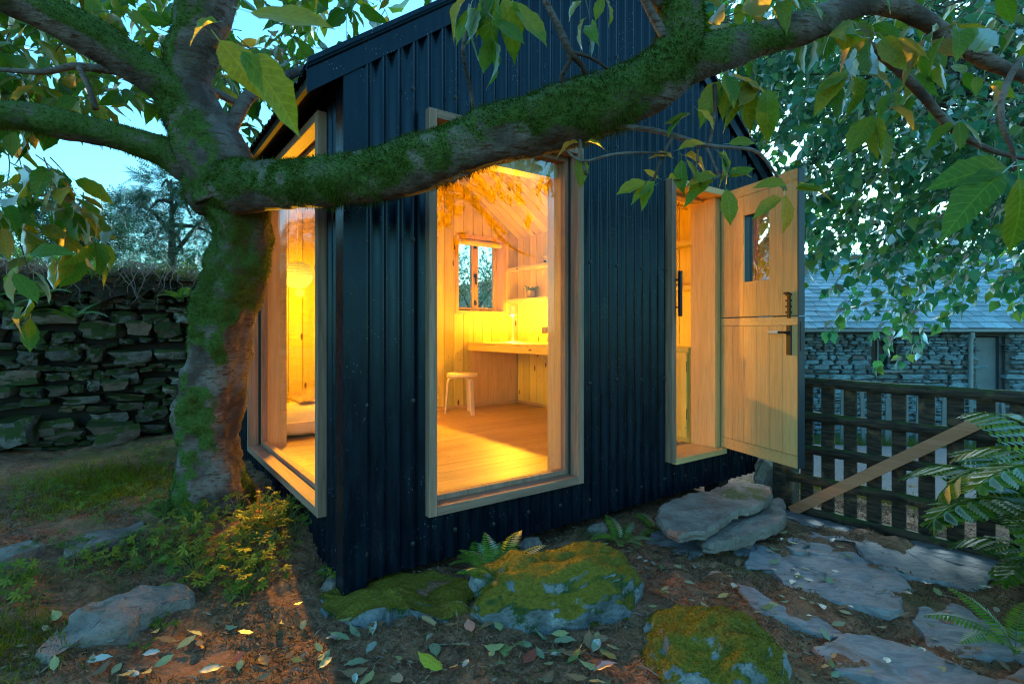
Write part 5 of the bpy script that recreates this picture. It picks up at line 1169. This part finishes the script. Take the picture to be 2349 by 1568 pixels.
def dens(x, y):
    low = 580 + 190 * math.exp(-((x - 2060) / 120) ** 2) + 40 * math.sin(x / 37.0) + (60 if x > 2240 else 0)
    if y > low: return 0
    if y > 540: return .36
    gap = math.exp(-(((x - 1780) / 75) ** 2 + ((y - 330) / 150) ** 2)); gap2 = math.exp(-(((x - 1960) / 100) ** 2 + ((y - 470) / 45) ** 2))
    gap3 = math.exp(-(((x - 1800) / 60) ** 2 + ((y - 130) / 50) ** 2)); return 1 - .85 * gap - .6 * gap2 - .4 * gap3
k = 0
while k < 1150:
    px, py, Y = rng.uniform(1560, 2480), rng.uniform(-80, 800), rng.uniform(4.6, 7.6)
    if rng.random() > dens(px, py): continue
    p = np.array(at(px, py, Y)); 
    if not clear_of_hut(p, .3) or (Y > 6.4 and py > 600): continue
    d = np.array((-.75 + .45 * rng.normal(), .5 * rng.normal(), -.55 + .25 * rng.normal())); bf.spray(p, d, rng.uniform(.45, .75), 11, .12, .35, .8, .0028); k += 1
    if k % 6 == 0:
        q0 = bsp[int(min(len(bsp) - 1, len(bsp) * (.45 + .5 * rng.random())))][:3]; mid = (q0 + p) / 2 + np.array((0, 0, .35)); sp = spline([(*q0, .022), (*mid, .012), (*p, .004)], .15); br_.append((sp[:, :3], np.maximum(sp[:, 3], .003)))
o = adopt(link('branches', tubes_mesh('branches', br_, TWIG, 6)), birch); o['kind'] = 'stuff'
bf.build(BIL, BIM, birch, 'leaf', 300, TWIG)
# pinnate rowan and shrubs behind the wall, trees beyond the barn
LFT = [leaf_mesh_arrays([(0, .02), (.3, .16), (.6, .15), (1, 0)], 2, .1, .1, 0, 0, 0)]
ROWM = leafmat('rowan_leaf', [(0, (0.03, 0.10, 0.05)), (.6, (0.05, 0.16, 0.075)), (1, (0.10, 0.18, 0.06))], False, .4)
def crown(t_, centres, count, size, pinnate, mat, twr=.006):
    f = Foliage()
    for k in range(count):
        c, r_ = centres[k % len(centres)]; v_ = rng.normal(size=3); v_ /= np.linalg.norm(v_); p = np.array(c) + v_ * r_ * rng.random() ** .45 * np.array((1, 1, .8))
        d = v_ * .6 + rng.normal(size=3) * .6 + np.array((0, 0, -.15)); d /= np.linalg.norm(d)
        if pinnate:
            sd = np.cross(d, (0, 0, 1.0) + .5 * rng.normal(size=3)); sd /= np.linalg.norm(sd) + 1e-9; up = np.cross(sd, d)
            for j in range(6):
                q = p + d * size * .55 * j
                for sg in (-1, 1): f.leaf(q, sd * sg + d * .35, up, size)
            f.leaf(p + d * size * 3.3, d, up, size); f.tw.append(np.array([(*p, .003), (*(p + d * size * 3.3), .0015)]))
        else: f.leaf(p, d, rng.normal(size=3) * .7 + np.array((0, 0, 1)), size * rng.uniform(.6, 1.3))
    f.build(LFT, mat, t_, 'leaf', 0, TWIG, 'crown')
def boughs(t_, sp, centres, r0):
    ps = []
    for c, r_ in centres:
        i = int(len(sp) * random.uniform(.4, .9)); q0 = sp[i][:3]; mid = (q0 + np.array(c)) / 2 + np.array((0, 0, .15)); s2 = spline([(*q0, r0), (*mid, r0 * .6), (*c, r0 * .25)], .12); ps.append((s2[:, :3], np.maximum(s2[:, 3], .003)))
    adopt(link('boughs', tubes_mesh('boughs', ps, TWIG, 6)), t_)
def bg_tree(name, label, px, Y, ctr, count, size, pin, group, seed, mat=ROWM, r0=.08):
    x = (px - 1174.5) / F * Y; b0 = (x, Y, gz(x, Y)); cs = [(np.array(at(cx, cy, Y + dy)), r_) for cx, cy, dy, r_ in ctr]; h = max(c[2] for c, _ in cs) - b0[2]
    t_, sp = tree(name, label, b0, max(.6, h), r0, TWIG, None, seed, group); boughs(t_, sp, cs, r0 * .5); crown(t_, cs, count, size, pin, mat)
bg_tree('rowan_tree', 'feathery leaved rowan tree against the sky behind the dry stone wall', 395, 8.5, [(370, 430, 0, .42), (440, 500, .2, .55), (330, 500, -.2, .45), (300, 470, 0, .35), (420, 580, 0, .6), (350, 570, .3, .5), (460, 420, .2, .4), (520, 480, .3, .5), (540, 580, .3, .6)], 1700, .055, True, None, 3)
bg_tree('rowan_tree', 'low dark rowan sapling behind the left end of the stone wall', 190, 7.0, [(170, 530, 0, .30), (220, 545, .1, .32), (260, 520, .1, .28), (130, 560, 0, .3), (210, 580, .2, .35), (90, 450, .2, .3), (60, 520, 0, .35), (0, 460, 0, .5), (-60, 520, 0, .5)], 750, .06, True, None, 9, r0=.04)
SHM = leafmat('shrub_leaf', [(0, (0.03, 0.15, 0.08)), (.6, (0.06, 0.22, 0.10)), (1, (0.11, 0.25, 0.09))], False, .4)
for k, (px, Y, c_) in enumerate([(60, 11, [(40, 600, 0, .7), (90, 620, 0, .6), (-60, 590, 0, .8)]), (250, 12, [(230, 615, 0, .7), (300, 600, .3, .7), (180, 600, 0, .6)]), (400, 11, [(380, 620, 0, .55), (440, 615, 0, .6), (500, 600, 0, .7)]), (1090, 8.2, [(1020, 640, 0, .5), (1120, 660, 0, .5), (1180, 640, .2, .6), (1080, 600, .3, .6)]), (600, 13, [(560, 560, 0, .9), (640, 540, 0, 1.0), (590, 470, 0, .8)])]):
    bg_tree('shrub', ['pale leafy shrub behind the left end of the stone wall', 'leafy shrub behind the middle of the stone wall', 'leafy shrub behind the wall close beside the leaning trunk', 'shrub standing right behind the rear window of the hut', 'tall shrub behind the hut beyond the leaning trunk'][k], px, Y, c_, 3800, .075, False, 'shrubs behind the stone wall', 20 + k, SHM, .04)
for k, (px, Y, c_) in enumerate([(2250, 20, [(2150, 600, 0, 2.0), (2300, 560, 0, 2.4), (2420, 600, 0, 2.2), (2250, 640, 0, 2.0)]), (1980, 24, [(1900, 640, 0, 1.6), (2010, 620, 0, 1.9), (1800, 650, 0, 1.5)])]):
    bg_tree('broadleaf_tree', ['broad tree rising behind the right end of the barn roof', 'lower tree behind the barn ridge above the open door'][k], px, Y, c_, 5200, .20, False, 'trees behind the barn', 30 + k, SHM, .15)
# far fell side
xs = np.linspace(-160, 160, 120); V = []
for j, (yy, hh) in enumerate(((90, -4), (120, 6), (160, 16), (200, 20))):
    for x in xs: V.append((x, yy, EYE + hh * (.75 + .35 * math.sin(x * .03 + 1) + .1 * math.sin(x * .11)) - (9 if x > 0 else 0)))
idx = np.arange(480).reshape(4, 120); q = np.stack([idx[:-1, :-1], idx[:-1, 1:], idx[1:, 1:], idx[1:, :-1]], -1).reshape(-1, 4)
tag(link('hill', mesh_np('hill', V, q, simple('fell_green', (0.06, 0.10, 0.05), .9, var=.5, vscale=.3), smooth=True)), kind='structure')
# ------------------------------------------------------------------ ferns
FERNM = leafmat('fern_frond', [(0, (0.09, 0.20, 0.02)), (.6, (0.15, 0.28, 0.025)), (1, (0.26, 0.31, 0.03))], False, .45, .05)
def frond_arrays(L, pairs, pin, bip, arch, seed):
    r = random.Random(seed); V, Q = [], []
    def leaflet(p, d, s_, l, w_):
        d = np.array(d) / (np.linalg.norm(d) + 1e-9); s_ = np.array(s_) / (np.linalg.norm(s_) + 1e-9); k = len(V); p = np.array(p)
        V.extend([p - s_ * w_ * .4, p + s_ * w_ * .4, p + d * l * .5 + s_ * w_, p + d * l, p + d * l * .5 - s_ * w_]); Q.append((k, k + 1, k + 2, k + 4)); Q.append((k + 4, k + 2, k + 3, k + 3))
    pts = []; 
    for i in range(pairs + 1):
        t = i / pairs; a = math.pi * .5 * (.95 - arch * t); pts.append((0, 0, 0) if i == 0 else (0, pts[-1][1] + math.cos(a) * L / pairs, pts[-1][2] + math.sin(a) * L / pairs))
    P = np.array(pts)
    for i in range(1, pairs):
        t = i / pairs
        if t < .16: continue
        pl = pin * math.sin(math.pi * min(1, .12 + .88 * t)) ** .8 * (1.15 - .45 * t); T = P[i + 1] - P[i - 1]; T = T / np.linalg.norm(T); up = np.cross((1, 0, 0), T)
        for sg in (-1, 1):
            d = np.array((sg, 0, 0)) * .9 + T * .42 - up * (.18 + .1 * r.random())
            if not bip:
                m_ = 4 
                leaflet(P[i], d, T, pl, L / pairs * .42)
            else:
                d = d / np.linalg.norm(d); m_ = bip
                for j in range(1, m_ + 1):
                    q = P[i] + d * pl * j / m_; l = .075 * (1.1 - .5 * j / m_) * (L / 1.05)
                    for s2 in (-1, 1): leaflet(q, T * s2 * .8 + d * .5 - up * .1, d, l, l * .26)
    pr = [(tuple(p), .004 * (1 - .7 * i / pairs) * (L / .6)) for i, p in enumerate(P)]
    Vt, Qt = tube_np([p for p, _ in pr], [q for _, q in pr], 4); k = len(V); V = np.vstack([np.array(V), Vt]); T3 = [q[:3] for q in Q if q[2] == q[3]]; 
    Q4 = [q for q in Q if q[2] != q[3]]; T3 = [(q[0], q[1], q[2]) for q in Q if q[2] == q[3]]
    return V, np.vstack([np.array(Q4), Qt + k]), np.array(T3)
def frond_mesh(*a):
    V, Q, T = frond_arrays(*a); return mesh_np('frond', V, [Q, T], FERNM)
FR_S = [frond_mesh(.34, 24, .075, 0, .75 + .15 * k, k) for k in range(3)]
FR_B = [frond_mesh(1.05, 13, .26, 7, 1.15 + .25 * k, 10 + k) for k in range(3)]
def fern(label, p, n, sc_, kind=FR_S, a0=0, a1=360, group=None, tilt=0.0):
    t_ = empty('fern', p); tag(t_, label, 'fern', group)
    for k in range(n):
        o = link('frond', kind[k % len(kind)], None, t_); a = R(a0 + (a1 - a0) * (k + .5 * random.random()) / n); o.rotation_euler = (random.uniform(-.25, .12) + tilt, random.uniform(-.15, .15), a); s_ = sc_ * random.uniform(.75, 1.1); o.scale = (s_, s_, s_)
    return t_
def gp_(px, py): return on_ground(px, py)
fern('small green fern under the front wall of the hut', gp_(1105, 1310), 7, .75, tilt=-.35)
fern('fern leaning against the back of the large boulder', tuple(at(1140, 1345, 2.55)), 8, .95, tilt=-.25)
fern('small fern beneath the doorstep slab', gp_(1425, 1250), 7, .8, tilt=-.4)
fern('fern tucked at the near end of the doorstep slab', gp_(1505, 1222), 6, .7, tilt=-.4)
fern('fern growing at the bottom edge of the flagstones on the right', tuple(at(2330, 1500, 2.15)), 8, 1.0, a0=20, a1=330, tilt=-.3)
for k, (px, py, Y) in enumerate([(2450, 1190, 2.6), (2540, 1100, 2.4), (2470, 1300, 2.75)]):
    fern(['tall bright green fern beside the gate at the right picture edge', 'tall fern clump leaning in from the right picture edge', 'shorter fern clump below the tall ferns near the gate'][k], tuple(Vector(at(px, py, Y)) - Vector((0, 0, .15))), 12, [.85, .9, .6][k], FR_B, tilt=-.1)
wf_ = [(85, 690, 'fern hanging on the upper left of the stone wall'), (165, 735, 'fern growing from a joint in the middle of the stone wall'), (415, 690, 'small yellow green fern on the wall beside the trunk'), (60, 610, 'fern standing on the left end of the wall top'), (150, 625, 'fern standing on the wall top among roots'), (210, 640, 'young fern on the wall top right of the others'), (15, 720, 'fern at the far left joint of the stone wall')]
for px, py, lb in wf_:
    for Y in np.linspace(4, 7, 200):
        p = at(px, py, Y); s = (p.x - WA[0]) * wnor[0] + (p.y - WA[1]) * wnor[1]
        if s < .24: break
    fern(lb, tuple(p), 7, 1.0, tilt=-.35 if py > 650 else 0)
# ragged growth along the wall top
V, T = mesh_arrays([o for o in wl.children if o.name.startswith('earth_cap')][0].data); P, ti, bc = sample(V, T, 9000); N = np.tile((0, -.35, 1.0), (len(P), 1))
o = link('dead_stalks', blades('dead_stalks', P, N, .075, .0022, FIL, .9, .1), None, wl); o['kind'] = 'stuff'
P, ti, bc = sample(V, T, 2600); o = link('wall_grass', blades('wall_grass', P, np.tile((0, -.3, 1.0), (len(P), 1)), .12, .003, MOSS, .6, .0), None, wl); o['kind'] = 'stuff'
# ------------------------------------------------------------------ herbs, grass, litter
HERB = leafmat('herb_leaf', [(0, (0.08, 0.16, 0.015)), (.6, (0.17, 0.23, 0.02)), (1, (0.28, 0.26, 0.025))], False, .4, .05)
def lobed(seed):
    r = random.Random(seed); V = [(0, 0, 0)]; n = 5; Q = []
    for k in range(n):
        a = R(-100 + 200 * k / (n - 1) + 90); 
        for da, l in ((-.30, .55), (-.14, .85), (0, 1.0 - .08 * abs(k - 2)), (.14, .85), (.30, .55)): V.append((math.cos(a + da) * l, math.sin(a + da) * l, -.12 * l * l + r.uniform(-.04, .04)))
        b_ = 1 + 5 * k; Q += [(0, b_, b_ + 1, b_ + 2), (0, b_ + 2, b_ + 3, b_ + 4)]
    return np.array(V), np.array(Q), np.zeros((len(V), 2))
LOB = [lobed(k) for k in range(4)]; STEMM = simple('green_stem', (0.10, 0.13, 0.03), .7)
def herb_plant(f, p, h, n, size):
    for k in range(n):
        a = rng.uniform(0, 2 * math.pi); r_ = h * rng.uniform(.2, .9); top = np.array(p) + np.array((math.cos(a) * r_, math.sin(a) * r_, h * rng.uniform(.35, 1.0)))
        mid = (np.array(p) + top) / 2 + np.array((0, 0, .15 * h)); sp = spline([(*p, .0016), (*mid, .0013), (*top, .0009)], .04); f.tw.append(sp)
        f.leaf(top, np.array((math.cos(a), math.sin(a), -.1)) + .3 * rng.normal(size=3), np.array((0, -.25, 1)) + .35 * rng.normal(size=3), size * rng.uniform(.6, 1.2))
hf = Foliage()
def herb_zone(px0, px1, py0, py1, count, h, n, size, keep=None):
    for k in range(count):
        px, py = rng.uniform(px0, px1), rng.uniform(py0, py1)
        if keep and not keep(px, py): continue
        herb_plant(hf, on_ground(px, py), h * rng.uniform(.6, 1.2), n, size)
herb_zone(350, 610, 1170, 1390, 62, .15, 7, .036, lambda x, y: (x - 480) / 130 - (y - 1280) / 150 > -.9)
herb_zone(150, 420, 1240, 1340, 34, .10, 5, .030); herb_zone(40, 380, 1120, 1200, 36, .08, 5, .026); herb_zone(560, 660, 1170, 1230, 14, .14, 7, .03)
herb_zone(640, 680, 1180, 1290, 7, .14, 6, .03); herb_zone(0, 80, 1340, 1400, 9, .12, 6, .034); herb_zone(290, 390, 1040, 1075, 10, .10, 5, .03); herb_zone(730, 770, 1320, 1340, 5, .08, 4, .03); herb_zone(330, 420, 1430, 1500, 4, .06, 4, .022)
for k in range(70):
    a = random.uniform(1.4, LEN - .1); q_ = wl.matrix_basis @ Vector((a, random.uniform(-.16, .15), EYE + walltop(a) + .0)) if False else Matrix.LocRotScale(wl.location, wl.rotation_euler, wl.scale) @ Vector((a, random.uniform(-.18, .15), EYE + walltop(a) - random.uniform(0, .12)))
    herb_plant(hf, tuple(q_), random.uniform(.06, .14), 5, .04)
gh = empty('herb_mat', (-1.6, 2.7, .35)); tag(gh, 'low green woodland herbs spreading in front of the tree foot', 'herbs', kind='stuff'); hf.build(LOB, HERB, gh, 'leaf', 300, STEMM)
GRASSM = mossmat('grass_blade', (0.08, 0.12, 0.008), (0.26, 0.27, 0.02), .35)
def grass_patch(name, label, pts, count, length, sx=.22):
    P = []
    for _ in range(count):
        c = pts[rng.integers(len(pts))]; x, y = c[0] + rng.normal() * sx, c[1] + rng.normal() * sx * .8; P.append((x, y, 0))
    P = np.array(P); P[:, 2] = ground_z(P[:, 0], P[:, 1]) - .005; N = np.tile((0, 0, 1.0), (len(P), 1))
    tag(link(name, blades(name, P, N, length, .0016, GRASSM, .45, 0.0)), label, 'grass', kind='stuff')
grass_patch('grass', 'long yellow green grass left of the tree foot', [on_ground(px, py) for px, py in ((170, 1110), (230, 1100), (300, 1085), (340, 1110), (260, 1140), (200, 1150))], 5200, .11)
grass_patch('lane_grass', 'bright grass along the lane beyond the gate', [(x_, y_) for x_, y_ in ((3.2, 4.6), (3.7, 4.2), (4.1, 3.7), (3.9, 4.5), (4.6, 4.0), (4.8, 3.4), (3.0, 4.9), (2.7, 5.1), (5.4, 3.8))], 6500, .14, .20)
grass_patch('verge_grass', 'grass on the far verge of the lane under the barn wall', [(x_, 9.5 - (x_ - 6) * .06) for x_ in np.arange(4.5, 12, .5)], 5000, .25, .3)
grass_patch('corner_grass', 'sparse grass at the lower left picture corner', [on_ground(px, py) for px, py in ((20, 1520), (-30, 1480), (60, 1450))], 1300, .06, .09)
# litter: dead moss filaments and leaf fragments
NP = 120000; X_ = rng.uniform(-3.4, 3.3, NP); Y_ = 1.35 + 4.0 * rng.random(NP) ** 1.5
u_, v_ = (X_ - CX) * UX + (Y_ - CY) * UY, -(X_ - CX) * UY + (Y_ - CY) * UX
keep = ~((u_ > .1) & (v_ > .1) & (v_ < 3.4)) & (((X_ - WA[0]) * wnor[0] + (Y_ - WA[1]) * wnor[1]) > .1) & (fbm(np.stack([X_, Y_, 0 * X_], 1) * 3.5, 3, 91) > -.35)
X_, Y_ = X_[keep], Y_[keep]; gd_ = (X_ - GA[0]) * gd[1] - (Y_ - GA[1]) * gd[0]
P = np.stack([X_, Y_, ground_z(X_, Y_)], 1)
# keep the flagstones mostly clean
flags = [o for o in path.children]
def inside_poly(x, y, poly):
    c = np.zeros(len(x), bool); n = len(poly)
    for i in range(n):
        (x0, y0), (x1, y1) = poly[i], poly[(i + 1) % n]; s = ((y0 > y) != (y1 > y)) & (x < (x1 - x0) * (y - y0) / (y1 - y0 + 1e-12) + x0); c ^= s
    return c
flagpoly = [[on_ground(px, py)[:2] for px, py in c8(l)] for l in FL]
onflag = np.zeros(len(P), bool)
for pl_ in flagpoly: onflag |= inside_poly(P[:, 0], P[:, 1], pl_)
P = P[~onflag | (fbm(P * np.array((5, 5, 0)) + 2, 3, 17) > .42)]
N = np.tile((0, 0, 1.0), (len(P), 1)); h_ = len(P) // 2
o = tag(link('litter', blades('litter', P[:h_], N[:h_], .030, .0021, FIL, 1.1, .1)), 'brown dead moss and leaf litter covering the soil', 'litter', kind='stuff')
OLIVE = mossmat('olive_moss', (0.04, 0.045, 0.010), (0.13, 0.13, 0.030), .2)
mk = fbm(P[h_:] * np.array((2.6, 2.6, 0)) + 7, 3, 23) > .02
tag(link('ground_moss', blades('ground_moss', P[h_:][mk], N[h_:][mk], .020, .0018, OLIVE, .7, .1)), 'olive moss patches between the stones', 'moss', kind='stuff')
P2 = P[rng.choice(len(P), 14000, False)]; f = Foliage()
for p in P2: a = rng.uniform(0, 6.3); f.leaf(p + np.array((0, 0, .008)), np.array((math.cos(a), math.sin(a), rng.uniform(-.2, .5))), np.array((0, 0, 1)) + .5 * rng.normal(size=3), rng.uniform(.014, .042))
for _ in range(110):
    p = P[rng.integers(len(P))] + np.array((0, 0, .012)); a = rng.uniform(0, 6.3); L_ = rng.uniform(.03, .11); d = np.array((math.cos(a), math.sin(a), 0)); f.tw.append(spline([(*p, .0022), (*(p + d * L_ * .5 + np.array((0, 0, .006)) + .006 * rng.normal(size=3)), .0019), (*(p + d * L_), .0012)], .02))
FRAG = leafmat('leaf_fragment', [(0, (0.06, 0.035, 0.022)), (.4, (0.16, 0.09, 0.05)), (.75, (0.24, 0.14, 0.08)), (1, (0.34, 0.27, 0.17))], False, .15, .04)
fl_ = empty('leaf_litter', (0, 2.2, .2)); tag(fl_, 'small brown leaf fragments strewn over the soil', 'litter', kind='stuff'); f.build(LFT, FRAG, fl_, 'fragment', 0, ROOT, 'fragments')
# fallen leaves one by one
FCOL = {'pale green': [(0, (0.22, 0.27, 0.14)), (1, (0.30, 0.31, 0.17))], 'straw yellow': [(0, (0.36, 0.32, 0.13)), (1, (0.44, 0.36, 0.13))], 'olive green': [(0, (0.13, 0.18, 0.05)), (1, (0.20, 0.22, 0.07))],
        'brown': [(0, (0.20, 0.10, 0.05)), (1, (0.32, 0.18, 0.085))], 'red': [(0, (0.26, 0.05, 0.035)), (1, (0.34, 0.09, 0.05))]}
FCH = [leaf_mesh_arrays(CH, 8, .22 - .22 * k, .12 - .10 * k, .02, .15, k) for k in range(4)]
fm = {c: [mesh_np('fallen_leaf', V - np.array((0, .55, 0)), Q, mt, U, True) for V, Q, U in FCH] for c, mt in ((c, leafmat('fallen_leaf_' + c.replace(' ', '_'), v_, True, .15, .10)) for c, v_ in FCOL.items())}
def fallen(px, py, size, where, grp):
    x_, y_, z_ = on_ground(px, py); c = random.choices(list(FCOL), (34, 24, 18, 19, 5))[0]
    o = link('fallen_leaf', random.choice(fm[c])); o.location = (x_, y_, z_ + .022); o.scale = (size,) * 3; o.rotation_euler = (random.gauss(0, .22), random.gauss(0, .22) + (math.pi if random.random() < .3 else 0), random.uniform(0, 6.3)); tag(o, c + ' fallen leaf ' + where, 'leaf', c + ' ' + grp)
zones = [(64, (640, 1420), (1440, 1580), .072, 'on the soil in front of the boulders', 'fallen leaves in front of the boulders'), (30, (100, 640), (1420, 1570), .062, 'on the soil near the long pale slab', 'fallen leaves near the long slab'),
         (66, (1500, 1960), (1215, 1420), .058, 'drifted between doorstep and flagstones', 'fallen leaves between doorstep and flagstones'), (56, (1780, 2349), (1290, 1568), .062, 'lying on or between the flagstones', 'fallen leaves on the flagstones'), (16, (1380, 1520), (1240, 1330), .055, 'behind the large boulder under the hut', 'fallen leaves behind the large boulder'), (12, (640, 800), (1300, 1440), .062, 'near the hut corner', 'fallen leaves near the hut corner')]
for n, xr, yr, s_, wh, gr in zones:
    for k in range(n): fallen(random.uniform(*xr), random.uniform(*yr), s_ * random.uniform(.6, 1.35), wh, gr)
YEL = leafmat('yellow_leaf', [(0, (0.42, 0.38, 0.03)), (1, (0.48, 0.42, 0.04))], True, .2, .1)
yl = link('fallen_leaf', mesh_np('fallen_leaf', FCH[2][0] - np.array((0, .55, 0)), FCH[2][1], YEL, FCH[2][2], True)); x_, y_, z_ = on_ground(992, 1540); yl.location = (x_, y_, z_ + .03); yl.scale = (.12,) * 3; yl.rotation_euler = (.2, -.1, R(60)); tag(yl, 'bright yellow fallen leaf at the bottom edge, left of the smaller boulder', 'leaf')
b = MB(); x_, y_, z_ = on_ground(985, 1440); b.tube([(x_ - .03, y_ + .03, z_ + .02), (x_, y_, z_ + .025), (x_ + .035, y_ - .03, z_ + .02)], [.010, .013, .009], 8); tag(b.build('wood_chip', simple('pale_wood_chip', (.36, .22, .10), .8), None, smooth=True), 'pale broken piece of branch lying left of the large boulder', 'stick')
